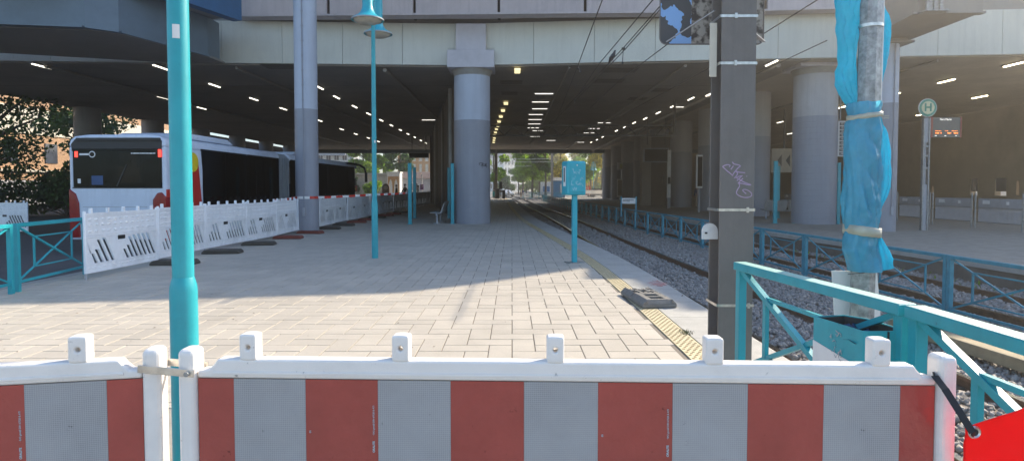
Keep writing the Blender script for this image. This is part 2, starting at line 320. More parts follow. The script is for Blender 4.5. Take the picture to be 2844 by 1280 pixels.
def stroke(mb, pts, r, nrm=(0,-1,0), flat=.25, n=6):  # hand-drawn stroke flattened on a surface, Catmull-Rom smoothed
    pts = [Vector(p) for p in pts]; out = []
    for i in range(len(pts)-1):
        p0, p1, p2, p3 = pts[max(i-1,0)], pts[i], pts[i+1], pts[min(i+2, len(pts)-1)]
        for k in range(n):
            t = k/n; out.append(.5*((2*p1)+(p2-p0)*t+(2*p0-5*p1+4*p2-p3)*t*t+(3*p1-p0-3*p2+p3)*t**3))
    out.append(pts[-1]); nv = Vector(nrm); vs = []; fs = []
    for i, p in enumerate(out):
        d = out[min(i+1, len(out)-1)]-out[max(i-1, 0)]; a = d.cross(nv)
        a = a.normalized()*r if a.length > 1e-9 else Vector((r,0,0))
        vs += [p-a, p+a, p+a+nv*r*flat, p-a+nv*r*flat]
    for i in range(len(out)-1):
        o = i*4
        for k in range(4): fs.append((o+k, o+(k+1) % 4, o+4+(k+1) % 4, o+4+k))
    m = (len(out)-1)*4; fs += [(0,1,2,3), (m+3, m+2, m+1, m)]
    mb.add(vs, fs)
def interp(tab, y):                          # piecewise x(y)
    if y <= tab[0][1]: return tab[0][0]
    for (x0, y0), (x1, y1) in zip(tab, tab[1:]):
        if y <= y1: return x0+(x1-x0)*(y-y0)/(y1-y0)
    return tab[-1][0]
# ================================================================ THE SETTING
def smooth_tab(tab, step=2.0):
    y0, y1 = tab[0][1], tab[-1][1]; n = int((y1-y0)/step)+1; out = []
    for i in range(n+1):
        y = y0+(y1-y0)*i/n
        out.append((sum(interp(tab, y+d) for d in (-3,-2,-1,0,1,2,3))/7, y))
    return out
EDGE = smooth_tab([(2.57,-6),(2.57,10.2),(2.53,13.3),(2.07,19),(1.3,28.7),(.85,42),(.6,52),(.25,70),(-.2,88)])
RRAIL = smooth_tab([(4.75,-6),(4.68,8),(4.5,14),(4.25,20),(4.1,30),(3.85,40),(3.05,61),(2.2,87),(.25,140),(-5,185)])
FENCE = smooth_tab([(7.35,0),(7.1,8.2),(6.93,10.5),(6.75,14),(6.6,17),(6.33,21.4),(5.85,28.4),(5.25,46.8),(4.5,88)])
EDGE2 = smooth_tab([(10.2,-6),(10.1,11),(9.9,15),(9.5,18),(8.95,22),(8.4,28),(7.7,47),(7.0,88)])
TRACK2 = smooth_tab([(8.15,-6),(8.0,8),(7.75,14),(7.3,20),(6.8,28),(6.2,47),(5.4,88),(3.5,140),(-1.5,185)])
ZB, ZR = -.50, -.35                         # ballast level, rail top
flat = lambda u, v, t: (u, v, t)
struct(MB().quad((-250,-100,-.62),(250,-100,-.62),(250,420,-.62),(-250,420,-.62)).build('ground', 'earth'))
b = MB()
for (x0, y0), (x1, y1) in zip(EDGE, EDGE[1:]):
    X0, X1 = interp(EDGE2, y0), interp(EDGE2, y1); b.quad((x0-.3,y0,ZB),(X0+.3,y0,ZB),(X1+.3,y1,ZB),(x1-.3,y1,ZB))
b.quad((-.5,88,ZB),(12,88,ZB),(12,200,ZB),(-10,200,ZB))
struct(b.build('trackbed', 'ballast_bed'))
# platform body, paving stones, tactile strip, edge slab
def ribbon(tab, o0, o1, z0, z1, y0, y1):
    mb = MB(); t = [(x, y) for x, y in tab if y0 < y < y1]; t = [(interp(tab, y0), y0)]+t+[(interp(tab, y1), y1)]
    for i in range(len(t)):
        x, y = t[i]; mb.v += [(x+o0, y, z0), (x+o1, y, z0), (x+o1, y, z1), (x+o0, y, z1)]
        if i:
            a, c = (i-1)*4, i*4
            for k in range(4): mb.f.append((a+k, a+(k+1) % 4, c+(k+1) % 4, c+k)); mb.mi.append(0)
    n = (len(t)-1)*4; mb.f += [(0,1,2,3), (n+3,n+2,n+1,n)]; mb.mi += [0,0]
    return mb
ptab = [(x, y) for x, y in EDGE if 4.26 <= y <= 86]
poly = [(-8.0, 4.26)]+[(interp(EDGE,4.26)-.02,4.26)]+[(x-.02, y) for x, y in ptab if y > 4.3]+[(interp(EDGE,86)-.02,86.2),(-8.0,86.2)]
struct(MB().prism(poly, flat, -.6, -.011).build('platform', 'concrete_dark'))
tiles = MB(); W = .23; gp = .0022; dz = .004
def tile(x0, y0, x1, y1):
    if y0 < 4.26: y0 = 4.26
    xm = interp(EDGE, (y0+y1)/2)-.915
    if x1 > xm: x1 = xm
    if x0 < -7.98: x0 = -7.98
    if x1-x0 < .05 or y1-y0 < .05 or y1 > 86: return
    x0 += gp; y0 += gp; x1 -= gp; y1 -= gp; z = random.uniform(-.0012, .0012); k = .004
    tiles.add([(x0,y0,-.02),(x1,y0,-.02),(x1,y1,-.02),(x0,y1,-.02),(x0+k,y0+k,z),(x1-k,y0+k,z),(x1-k,y1-k,z),(x0+k,y1-k,z)],
              [(4,5,6,7),(0,1,5,4),(1,2,6,5),(2,3,7,6),(3,0,4,7)])
for r in range(int(4/W), int(86/W)+1):
    for c in range(int(-8.2/W)-1, int(2/W)+2):
        m = (c-r) % 4
        if m == 0: tile(c*W, r*W, (c+2)*W, (r+1)*W)
        elif m == 3: tile(c*W, r*W, (c+1)*W, (r+2)*W)
struct(tiles.build('paving', 'paver'))
struct(MB().prism([(p[0]-.9 if i not in (0, len(poly)-1, len(poly)-2) else p[0], p[1]) for i, p in enumerate(poly)], flat, -.011, -.006).build('paving_joints', 'joint'))
struct(ribbon(EDGE, -.9, -.655, -.011, .001, 4.26, 86).build('tactile_strip', 'yellow'))
st = MB()
y = 4.4
while y < 26:
    x = interp(EDGE, y); k = int(y*100) % 2
    for j in range(4):
        cx = x-.87+j*.0615+(.03 if int(round((y-4.4)/.055)) % 2 else 0)
        if cx < x-.665: st.add([(cx-.014,y-.010,.0012),(cx+.014,y-.010,.0012),(cx+.014,y+.010,.0012),(cx-.014,y+.010,.0012),(cx-.009,y-.006,.006),(cx+.009,y-.006,.006),(cx+.009,y+.006,.006),(cx-.009,y+.006,.006)], [(4,5,6,7),(0,1,5,4),(1,2,6,5),(2,3,7,6),(3,0,4,7)])
    y += .055
struct(st.build('tactile_studs', 'stud'))
es = MB(); y = 4.26
while y < 86:                                # edge slabs in one-metre lengths
    for (a, c2) in ((-.64, .0),):
        s = ribbon(EDGE, a, c2, -.06, .002, y+.004, min(y+.996, 86)); es.add(s.v, s.f)
    y += 1
struct(es.build('platform_edge', 'slab'))
struct(MB().box((-2.75, -15.9, -.3), (10.6, 40.3, .6)).build('pavement', 'asphalt_pale'))
struct(MB().box((-41.1, 20, -.37), (65.8, 136, .5)).build('road', 'asphalt'))
struct(MB().box((-8.1, 45, -.3), (.18, 82, .6)).build('kerb', 'concrete', bevel=.01))
e2 = [(x, y) for x, y in EDGE2 if y <= 86]
struct(MB().prism([(x+.5, y) for x, y in e2]+[(60, 86), (60, -6)], flat, -.6, 0).build('pavement', 'asphalt_pale'))
struct(ribbon(EDGE2, 0, .47, -.12, .004, -6, 86).build('platform_edge', 'slab'))
struct(ribbon(EDGE2, .06, .45, -.6, -.125, -6, 86).build('platform_wall', 'concrete_dark'))
struct(MB().box((-36, 200, -.37), (69, 226, .5)).build('plaza', 'plaza'))
struct(MB().box((57, 200, -.36), (100, 226, .5)).build('plaza', 'plaza'))
struct(MB().box((2, 150, -.44), (14, 26, .06)).build('crossing', 'plaza'))
# rails and sleepers
def rail(tab, off, label, y1=180):
    prof = [(-.06,-.16),(.06,-.16),(.06,-.145),(.010,-.12),(.010,-.045),(.035,-.032),(.035,-.003),(-.035,-.003),(-.035,-.032),(-.010,-.045),(-.010,-.12),(-.06,-.145)]
    t = [(x, y) for x, y in tab if y <= y1]; mb = MB(); n = len(prof)
    for i, (x, y) in enumerate(t):
        mb.v += [(x+off+u, y, ZR+v) for u, v in prof]
        if i:
            for k in range(n): mb.f.append(((i-1)*n+k, (i-1)*n+(k+1) % n, i*n+(k+1) % n, i*n+k)); mb.mi.append(0)
    o = tag(mb.build('rail', 'rust'), label, 'rail', 'tram rails')
    tp = MB()
    for (x0, y0), (xa, ya) in zip(t, t[1:]): tp.quad((x0+off-.03,y0,ZR),(x0+off+.03,y0,ZR),(xa+off+.03,ya,ZR),(xa+off-.03,ya,ZR))
    tp.build('running_surface', 'rail_top', o)
rail(RRAIL, -1.47, 'rusty rail nearest the left platform edge with polished top')
rail(RRAIL, 0, 'rusty rail in the grey ballast on the left side of the long teal fence')
rail(TRACK2, -.35, 'rusty rail just right of the long teal fence between the tracks')
rail(TRACK2, 1.1, 'rusty rail running along the foot of the right platform wall')
sl0 = None; n = 0
for tab, off, nm in ((RRAIL, -.735, 'left'), (TRACK2, .375, 'right')):
    k = 0; y = 2.2
    while y < 26:
        x = interp(tab, y)+off; n += 1; k += 1
        lab = ORD[k-1]+' timber sleeper from the camera along the '+nm+' track'
        if sl0 is None:
            sl0 = tag(MB().box((0,0,0), (2.45,.24,.14)).build('sleeper', 'sleeper', bevel=.012), lab, 'sleeper', 'timber sleepers under the rails'); sl0.location = (x, y, ZB-.035)
        else:
            s = sl0.copy(); COL.objects.link(s); s.location = (x, y, ZB-.035); s['label'] = lab
        y += .66
# ballast stones
def stones():
    import numpy as np
    rng = np.random.default_rng(3); base = np.array([(-1,-1,-1),(1,-1,-1),(1,1,-1),(-1,1,-1),(-1,-1,1),(1,-1,1),(1,1,1),(-1,1,1)], float)
    fc = np.array([(0,3,2,1),(4,5,6,7),(0,1,5,4),(1,2,6,5),(2,3,7,6),(3,0,4,7)])
    pts = []
    for (y0, y1, dens, s0, s1) in ((2.0, 7, 560, .019, .031), (7, 13, 420, .021, .034), (13, 24, 210, .026, .043), (24, 48, 70, .032, .052), (92, 140, 6, .06, .1)):
        xa, xb = 2.6, 10.1; n = int((y1-y0)*(xb-xa)*dens)
        x = rng.uniform(xa-1.2, xb, n); yy = rng.uniform(y0, y1, n); s = rng.uniform(s0, s1, n)
        ex = np.interp(yy, [q[1] for q in EDGE], [q[0] for q in EDGE]); e2_ = np.interp(yy, [q[1] for q in EDGE2], [q[0] for q in EDGE2])
        ok = (x > ex+.03) & (x < e2_-.03)
        for tab, off in ((RRAIL,-1.47),(RRAIL,0),(TRACK2,-.35),(TRACK2,1.1)):
            rx = np.interp(yy, [q[1] for q in tab], [q[0] for q in tab])+off; ok &= abs(x-rx) > .125
        pts.append(np.stack([x, yy, s], 1)[ok])
    pts = np.concatenate(pts); n = len(pts)
    v = base[None]*(1+rng.uniform(-.42, .3, (n, 8, 3))); v *= rng.uniform(.6, 1.2, (n, 1, 3))
    q = rng.normal(size=(n, 4)); q /= np.linalg.norm(q, axis=1)[:, None]; a, bb, c, d = q.T
    Rm = np.stack([1-2*(c*c+d*d), 2*(bb*c-d*a), 2*(bb*d+c*a), 2*(bb*c+d*a), 1-2*(bb*bb+d*d), 2*(c*d-bb*a), 2*(bb*d-c*a), 2*(c*d+bb*a), 1-2*(bb*bb+c*c)], 1).reshape(n, 3, 3)
    v = np.einsum('nij,nkj->nki', Rm, v)*pts[:, 2][:, None, None]
    z = ZB+rng.uniform(.0, .05, n); v += np.stack([pts[:, 0], pts[:, 1], z], 1)[:, None]
    f = (fc[None]+(np.arange(n)*8)[:, None, None]).reshape(-1)
    me = bpy.data.meshes.new('ballast_stones'); me.vertices.add(n*8); me.vertices.foreach_set('co', v.reshape(-1))
    me.loops.add(len(f)); me.loops.foreach_set('vertex_index', f); me.polygons.add(n*6); me.polygons.foreach_set('loop_start', np.arange(n*6)*4)
    me.update(calc_edges=True); me.validate(); me.materials.append(K['stone']); o = bpy.data.objects.new('ballast_stones', me); COL.objects.link(o); return stuff(o)
o = stones(); o['label'] = 'grey crushed stone ballast between and beside the rails'
# ---------------------------------------------------------------- the viaduct
FL = [(-29,24.85),(-13,25.6),(-1.8,26.15),(8.1,25.06),(21,23.9),(36,22.6)]
def fl(x):
    for (x0, y0), (x1, y1) in zip(FL, FL[1:]):
        if x <= x1: return y0+(y1-y0)*(x-x0)/(x1-x0)
vd = thing('viaduct', 'wide low concrete road viaduct with pale panels roofing the tram station', 'bridge', (0,26,0))
def vpart(mb, name, mat, **k):
    mb.v = [(x, y-26, z) for x, y, z in mb.v]; return mb.build(name, mat, vd, **k)
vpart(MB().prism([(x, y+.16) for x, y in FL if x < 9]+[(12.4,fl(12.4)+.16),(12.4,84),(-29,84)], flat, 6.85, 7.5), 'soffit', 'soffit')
vpart(MB().prism([(12.4,fl(12.4)+.16),(21,24.06),(36,22.76),(36,84),(12.4,84)], flat, 6.87, 7.5), 'soffit', 'soffit_flare')
vpart(MB().prism([(x, y+.3) for x, y in FL]+[(36,84),(-29,84)], flat, 7.51, 13.1), 'deck', 'deck')  # unseen upper part raised to block sun leaking past the parapet
xs = [-29]+[(px-1422)/1650*fl((px-1422)/1650*26) for px in (-300,-120,47,150,270,450,622,789,955,1120,1300,1482,1649,1817,1990,2156,2330,2600,2780)]+[27,30,33,36]
xs = sorted(x for x in xs if -29 <= x <= 36)
for x0, x1 in zip(xs, xs[1:]):
    p0, p1 = Vector((x0+.008, fl(x0), 7.8)), Vector((x1-.008, fl(x1), 7.8))
    vpart(MB().bar(p0+Vector((0,.07,0)), p1+Vector((0,.07,0)), .14, 1.78), 'fascia_panel', 'fascia')
xs = [(px-1422)/1650*25.4 for px in (674,919,1153,1386,1621,1855,2090,2325,2560)]
for x0, x1 in zip(xs, xs[1:]):
    y0, y1 = fl(x0)-.45, fl(x1)-.45
    vpart(MB().bar((x0+.06,y0,11.0), (x1-.06,y1,11.0), .25, 4.44), 'parapet_panel', 'parapet', bevel=.02)  # panels extended upward out of view to close a sun gap
    vpart(MB().bar((x0-.06,y0+.2,10.9), (x0+.06,y0+.2,10.9), .1, 4.3), 'panel_joint', 'parapet_gap')
vpart(MB().bar((xs[0],fl(xs[0])-.35,8.73), (8.1,fl(8.1)-.35,8.73), .62, .08).bar((8.1,fl(8.1)-.35,8.73), (xs[-1],fl(xs[-1])-.35,8.73), .62, .08), 'ledge', 'parapet', bevel=.01)
vpart(MB().prism([(-60,17.0),(11.2,21.2),(16.4,22.1),(18.4,24.0),(19.3,25.3),(20.0,25.7),(20.35,20.8),(60,20.3),(60,26.0),(-60,26.0)], flat, 13.2, 14.0), 'shade_deck', 'deck')  # unseen slab added, outline shaped to cast the shadow edge and shade the tracks
vpart(MB().bar((-29,83.6,6.6),(36,83.6,6.6), .5, .5), 'edge_beam', 'girder')
for x in (-2.2, 1.2, 8.0, 11.4):
    vpart(MB().box((x,83.2,6.62),(.25,.3,.6)), 'beam_bracket', 'metal_grey')
for (px, py, L) in ((1720,196,1.6),(1690,226,1.5),(1830,251,1.2),(1770,275,1.1),(1420,230,1.1),(1415,260,.9),(790,186,1.8)):
    p = AT(px, py, 26); d = ray(px, py); t = (6.84-H)/d.z; vpart(MB().box((d.x*t, d.y*t, 6.846), (L, .8+d.y*t*.012, .004)), 'water_stain', 'concrete_dark')
for x, r, z in ((-12.0,.06,6.78),(-5.6,.09,6.75),(2.5,.05,6.79),(7.4,.07,6.77),(11.2,.11,6.72),(17.5,.06,6.79),(-20,.07,6.77)):
    vpart(MB().tube([(x,fl(x)+.4,z),(x,83,z)], r, 8), 'pipe', 'girder_brown', smooth=40)
for k in range(9):
    y = 31+k*6; vpart(MB().box((-8.3,y,6.848),(41.3,.05,.006)), 'slab_joint', 'joint')
# the ramps hung on the front of the viaduct
gd = thing('steel_girder', 'dark blue grey curved steel box girder at the upper left', 'girder', (-16,21,6.76))
def local(mb, o): mb.v = [tuple(Vector(v)-o.location) for v in mb.v]; return mb
ge = [(-12,24.6),(-12,23.65),(-13.1,20.0),(-13.8,19.4),(-16.4,19.0),(-34,18.2)]; gb = [(-34,22.4),(-19.6,22.8),(-14,24.6)]
local(MB().prism(ge+gb, flat, 6.79, 8.3), gd).build('web', 'girder', gd)
lip = MB()
for p, q in zip(ge[1:], ge[2:]): lip.bar((p[0],p[1]-.03,6.75),(q[0],q[1]-.03,6.75), .30, .07)
local(lip, gd).build('flange', 'girder', gd)
local(MB().prism([(x+.12 if i < 3 else x+.15, y+.2) for i, (x, y) in enumerate(ge)]+gb, flat, 6.70, 6.785), gd).build('underside', 'girder_brown', gd)
for px in (235, 301):
    p = G(px, 84 if px < 500 else 150, 6.9); local(MB().box((p.x, p.y-.05, 7.5), (.05,.16,1.4)), gd).build('stiffener', 'girder', gd)
bg = thing('blue_girder', 'blue painted steel edge beam above the dark curved girder', 'girder', (-11,22,8.12))
local(MB().prism([(-10.62,23.6),(-11.55,21.1),(-16,17.0),(-16.4,17.3),(-11.9,21.3),(-11,23.7)], flat, 8.12, 9.65), bg).build('web', 'blue_steel', bg)
local(MB().prism([(-10.9,23.6),(-11.8,21.2),(-16.2,17.3),(-18,19),(-13.2,22.2),(-12.1,24.2)], flat, 8.32, 8.45), bg).build('underside', 'deck', bg)
rg = thing('steel_girder', 'grey brown steel girder resting on the slim column at the upper right', 'girder', (13.5,18,6.9))
local(MB().prism([(12.85,21.9),(12.42,18.4),(14.42,18.4),(14.5,21.9)], flat, 6.95, 8.6), rg).build('web', 'girder_brown', rg)
lip = MB()
for p, q in (((12.85,21.9),(12.42,18.4)),((12.42,18.4),(14.42,18.4))): lip.bar((p[0],p[1],6.92),(q[0],q[1],6.92), .26, .06)
local(lip, rg).build('flange', 'girder_brown', rg)
hg = thing('steel_hanger', 'short grey steel hanger with bolted foot plate under the right girder', 'hanger', AT(2594,32,18.2))
MB().box((-.2,0,.7),(.1,.1,1.4)).box((.2,0,.7),(.1,.1,1.4)).box((0,.03,.7),(.34,.04,1.4)).box((0,0,.7),(.05,.1,1.4)).build('strut', 'galv', hg, bevel=.01)
MB().box((0,0,-.02),(.72,.4,.04)).build('foot_plate', 'galv', hg, bevel=.008)
MB().box((-.3,-.1,.02),(.05,.05,.05)).box((.3,-.1,.02),(.05,.05,.05)).build('bolt', 'galv', hg)
# ---------------------------------------------------------------- columns
def big_column(x, y, r, zc, label, cap=None, group=None, mats=('col_grey','col_blue_low'), top=6.85):
    t = thing('concrete_column', label, 'column', (x, y, 0), 0, group)
    low = MB(); n = 40; z = 0
    prof = []
    while z < zc-.01:                          # fine course joints
        z2 = min(z+.245, zc); prof += [(r, z), (r, z2-.012), (r-.006, z2-.006)]; z = z2
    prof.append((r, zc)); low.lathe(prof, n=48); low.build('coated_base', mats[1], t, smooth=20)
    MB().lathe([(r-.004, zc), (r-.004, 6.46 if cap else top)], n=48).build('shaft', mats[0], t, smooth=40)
    if cap:
        wd, dp, z0, z1, w2, z2 = cap
        MB().lathe([(r-.01,6.46),(r+.05,6.6),(r+.12,z0)], n=48).build('collar', 'concrete', t, smooth=40)
        MB().box((0,-.1,(z0+z1)/2),(wd,dp,z1-z0)).build('capital', 'capital', t, bevel=.02)
        if z2: MB().box((0,-.25,(z1+z2)/2),(w2,dp*.6,z2-z1)).build('bearing_block', 'capital', t, bevel=.02)
    return t
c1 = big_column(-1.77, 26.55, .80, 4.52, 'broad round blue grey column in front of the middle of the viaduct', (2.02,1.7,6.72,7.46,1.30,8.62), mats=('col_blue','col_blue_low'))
sp = MB()
for sx in (-1, 1):
    for i in range(7): sp.tube([(sx*(.68+i*.05),-.6,7.46),(sx*(.68+i*.05)+.02,-.6,7.62)], .004, 4)
sp.build('bird_spikes', 'wire', c1)
tg = MB(); A_ = lambda u, v: (u*.42, -.802-.0, 0)
def oncol(u, v):                               # point on the column skin, u metres to the right of the front
    a = u/.80; return Vector((.803*math.sin(a), -.803*math.cos(a), v))
for pts in ([(.40,2.55),(.36,2.62),(.44,2.66),(.50,2.60),(.44,2.52)], [(.50,2.50),(.51,2.66)], [(.51,2.66),(.57,2.62),(.52,2.57),(.60,2.50)], [(.62,2.60),(.60,2.54),(.66,2.52),(.68,2.60),(.62,2.60)], [(.70,2.50),(.72,2.64)], [(.78,2.62),(.72,2.57),(.80,2.50)], [(.50,2.46),(.80,2.47)]):
    stroke(tg, [oncol(u, v) for u, v in pts], .012, nrm=(.5,-.85,0))
tg.build('graffiti', 'tag_black', c1)
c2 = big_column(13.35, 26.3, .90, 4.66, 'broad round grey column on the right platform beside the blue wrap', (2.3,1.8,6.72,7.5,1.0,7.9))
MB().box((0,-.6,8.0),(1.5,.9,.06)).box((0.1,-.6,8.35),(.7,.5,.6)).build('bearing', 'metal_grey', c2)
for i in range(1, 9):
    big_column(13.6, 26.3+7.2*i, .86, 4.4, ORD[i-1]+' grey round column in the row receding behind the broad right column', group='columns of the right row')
for i in range(2, 8):
    big_column(-28.3, 25.4+7.2*i, .78, 3.6, ORD[i-2]+' dark round column in the far left row beyond the bus', group='columns of the far left row')
def slim(x, y, r, zc, top, label):
    t = thing('steel_column', label, 'column', (x, y, 0))
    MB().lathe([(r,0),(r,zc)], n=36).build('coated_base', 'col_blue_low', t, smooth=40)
    MB().lathe([(r-.004,zc),(r-.004,top)], n=36).build('shaft', 'col_blue', t, smooth=40)
    s = MB(); s.tube([(.05*r,-r-.02,.9),(.05*r,-r-.02,top)], .022, 8); 
    for k in range(14): s.box((.05*r,-r-.012,1.1+k*.5),(.075,.035,.03))
    s.build('cable_conduit', 'col_blue_low', t, smooth=40)
    MB().box((.05*r,-r-.03,.75),(.09,.06,.3)).build('junction_box', 'metal_grey', t, bevel=.01)
    return t
slim(-7.2, 20.9, .39, 4.30, 13.2, 'slim tall pale blue column on the left beside the white barriers')
s2 = slim(13.62, 21.7, .36, 4.62, 6.72, 'slim pale blue column under the steel girder at the right')
MB().box((.1,-.1,6.76),(1.05,.8,.07)).box((.1,-.1,6.86),(.7,.5,.09)).build('bearing_plate', 'girder_brown', s2)
# inner wall on the platform
wl = thing('stair_wall', 'dark brown wall with pipes behind the bench and middle column', 'wall', (0,0,0))
wp = [(-2.35,28),(-2.9,30),(-5.6,45),(-8.5,62.5),(-6.6,66),(-3.6,48),(-1.6,34)]
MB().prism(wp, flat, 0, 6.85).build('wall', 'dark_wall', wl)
for k, tt in enumerate((.05, .12, .25, .31, .47, .55, .62, .8, .93)):
    x, y = -2.9+(-8.5+2.9)*tt, 30+32.5*tt; MB().tube([(x-.08,y-.02,0),(x-.08,y-.02,6.8)], .05 if k % 2 else .11, 8).build('pipe', 'concrete' if k % 3 == 0 else 'dark_wall', wl, smooth=40)
MB().bar((-3.0,30.3,.95),(-8.4,61.8,.95), .06, .12).build('handrail', 'dark_wall', wl)
e = thing('hall_wall', 'dark wall far behind the bus under the viaduct', 'wall', (-30.2,73,0))
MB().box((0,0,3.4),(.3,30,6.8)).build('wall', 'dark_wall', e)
# right hall wall with openings
wr = thing('hall_wall', 'long olive brown wall with small openings behind the right bus platform', 'wall', (32,28,0))
segs = []; cuts = []
for px0, px1, z0, z1 in ((2587,2592,1.05,1.7),(2694,2714,1.05,2.2),(2762,2794,1.05,2.2),(2822,2829,1.1,2.0)):
    a, c = 32/((px1-1422)/1650), 32/((px0-1422)/1650); cuts.append((a, c, z0, z1))
cuts.sort(); y = 28
wm = MB()
for a, c, z0, z1 in cuts:
    wm.box((.2,(y+a)/2-28,3.4),(.4,a-y,6.8)); wm.box((.2,(a+c)/2-28,z0/2),(.4,c-a,z0)); wm.box((.2,(a+c)/2-28,(z1+6.8)/2),(.4,c-a,6.8-z1)); y = c
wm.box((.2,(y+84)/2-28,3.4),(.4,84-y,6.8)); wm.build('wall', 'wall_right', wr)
for a, c, z0, z1 in cuts:
    if c-a > .5: MB().box((.1,(a+c)/2-28,(1.32+z1)/2),(.05,c-a,z1-1.32)).build('window_pane', 'window', wr)
    MB().box((.02,(a+c)/2-28,z0-.03),(.2,c-a+.1,.06)).build('sill', 'concrete', wr)
MB().box((-.04,15,3.05),(.06,40,.12)).build('cable_tray', 'wall_right', wr)
e = thing('hall_wall', 'dark end wall closing the hall between the right columns', 'wall', (23,84.3,0))
MB().box((0,0,3.4),(18,.3,6.8)).build('wall', 'wall_right', e)
# ---------------------------------------------------------------- ceiling lights
rows = {
 'outer lane row at the far left': [(118,184),(310,233),(453,271),(560,300)],
 'row above the bus roof': [(447,187),(596,237),(705,275),(787,302),(888,335),(949,359),(988,372),(1023,383),(1051,393)],
 'short row left of the slim column': [(658,322),(728,340),(787,356),(890,382),(924,391),(957,400)],
 'row right of the teal lamp': [(888,243),(935,270),(985,296),(1024,316),(1059,334),(1087,348),(1112,361),(1133,372),(1152,381),(1169,390),(1183,397)],
 'row along the right side of the tracks': [(2143,175),(1970,262),(1919,274),(1869,295),(1828,313),(1792,329),(1761,341),(1735,353),(1712,363),(1674,380),(1658,388),(1642,395)],
 'row above the right bus platform': [(2818,178),(2628,225),(2481,262),(2340,297)],
 'outer row above the display board': [(2721,269),(2560,318)],
 'row behind the right columns': [(2167,339),(2194,371),(2130,352)],
}
lp = None; warm = None
for nm, lst in rows.items():
    for i, (px, py) in enumerate(lst):
        p = G(px, py, 6.80); lab = ORD[i]+' tube light from the camera in the '+nm
        if lp is None:
            lp = thing('ceiling_light', lab, 'light', p, 0, 'tube lights under the viaduct')
            MB().box((0,0,.02),(.15,1.3,.05)).build('housing', 'metal_grey', lp); MB().box((0,0,-.025),(.065,1.10,.04)).build('diffuser', 'tube', lp)
        else:
            q = dup(lp, p, 0, lab)
            if 'bus platform' in nm or 'display' in nm:
                for ch in q.children:
                    if ch.name.startswith('diffuser'):
                        if warm is None: warm = ch.data.copy(); warm.materials[0] = K['tube_warm']
                        ch.data = warm
lp2 = None
for i, (px, py) in enumerate([(1437,195),(1405,286),(1397,306),(1391,323),(1386,337),(1382,349),(1379,358),(1376,367),(1374,375),(1373,383),(1372,389),(1371,395)]):
    p = G(px, py, 6.78); lab = ORD[i]+' boxy yellowish lamp from the camera right of the middle column'
    if lp2 is None:
        lp2 = thing('ceiling_lamp', lab, 'lamp', p, 0, 'yellowish platform lamps'); MB().box((0,0,.03),(.34,.36,.08)).build('housing', 'black', lp2); MB().box((0,0,-.04),(.26,.9,.06)).build('diffuser', 'tube_yellow', lp2)
    else: dup(lp2, p, 0, lab)
lp3 = None
for i, (px, py, L) in enumerate([(1511,260,.6),(1501,283,1.1),(1499,302,1.1),(1488,318,1.1),(1486,332,1.1),(1484,344,1.0),(1481,355,1.0),(1494,363,1),(1486,379,1),(1190,333,1.3),(1678,341,1),(1650,357,1),(1636,369,1),(1895,297,.5),(1610,395,1),(1530,390,1)]):
    p = G(px, py, 6.80); lab = ORD[i]+' dim strip light set crosswise above the tracks, counted from the middle row'
    if lp3 is None:
        lp3 = thing('strip_light', lab, 'light', p, 0, 'crosswise strip lights above the tracks'); MB().box((0,0,.02),(1.15,.2,.05)).build('housing', 'metal_grey', lp3); MB().box((0,0,-.02),(1.0,.12,.03)).build('diffuser', M('tube_dim', (1,.95,.85), .5, var=0, emit=.8), lp3)
    else: dup(lp3, p, 0, lab)
# lattice girder and overhead wires
tr = thing('lattice_girder', 'dark steel lattice girder spanning the tracks below the ceiling', 'girder', (0,36,0))
zt, zb_ = AT(1500,349,36).z, AT(1500,377,36).z; xa, xb = -1.6, 9.8; t = MB()
t.bar((xa,0,zt),(xb,0,zt),.09,.09).bar((xa,0,zb_),(xb,0,zb_),.09,.09); t.build('chord', 'truss', tr)
t = MB(); k = 0; x = xa
while x < xb-.3: t.bar((x,0,zt if k % 2 else zb_),(x+.57,0,zb_ if k % 2 else zt),.045,.045); x += .57; k += 1
t.build('lattice', 'truss', tr)
MB().box((xa,0,(zt+6.85)/2-.3),(.12,.12,6.85-zt+.6)).box((xb,0,(zt+6.85)/2-.3),(.12,.12,6.85-zt+.6)).build('hanger', 'truss', tr)
for i, (pp, lab) in enumerate([
    ([(1673,0),(1606,180),(1545,335)], 'leftmost overhead wire above the track'),
    ([(1818,-5),(1664,178),(1605,265),(1540,338)], 'overhead wire running just left of the pigeon'),
    ([(1842,8),(1733,132),(1596,275),(1528,338)], 'overhead wire carrying the pigeon'),
    ([(1850,8),(1738,136),(1598,280),(1530,342)], 'twin overhead wire just below the pigeon'),
    ([(1990,25),(1848,128),(1723,222),(1640,300)], 'overhead wire passing below the peeling board'),
    ([(2330,-37),(2236,22),(2131,88),(1960,195),(1700,335),(1560,385)], 'stay wire rising to the right past the dark mast'),
    ([(2297,113),(2173,171),(2100,206)], 'short stay wire ending at the capital of the right column')]):
    m = MB(); pts = [G(px, py, 5.75) for px, py in pp]; m.tube(pts, .014, 6)
    tag(m.build('overhead_wire', 'wire', smooth=40), lab, 'wire', 'overhead tram wires')
m = MB()
for i in range(3):
    q = [G(px, py, 5.7) for px, py in ((1530+i*6,338),(1480+i*5,385),(1470,400))]; m.tube(q, .02, 5)
tag(m.build('overhead_wire', 'wire'), 'bundle of overhead wires running on from the lattice girder', 'wire', 'overhead tram wires')
for n_, (a, c) in enumerate((((1731,136),(1729,176)),((1606,190),(1611,199)),((1596,276),(1596,286)))):
    p = G(*a, 5.75); q = AT(*c, p.y); m = MB().tube([p, q], .012, 5).box(p, (.09,.09,.06)).box(q, (.05,.05,.06))
    tag(m.build('wire_dropper', 'wire'), ['hanging wire clamp below the pigeon','small wire clamp on the leftmost overhead wire','far wire clamp near the lattice girder'][n_], 'clamp', 'wire clamps')

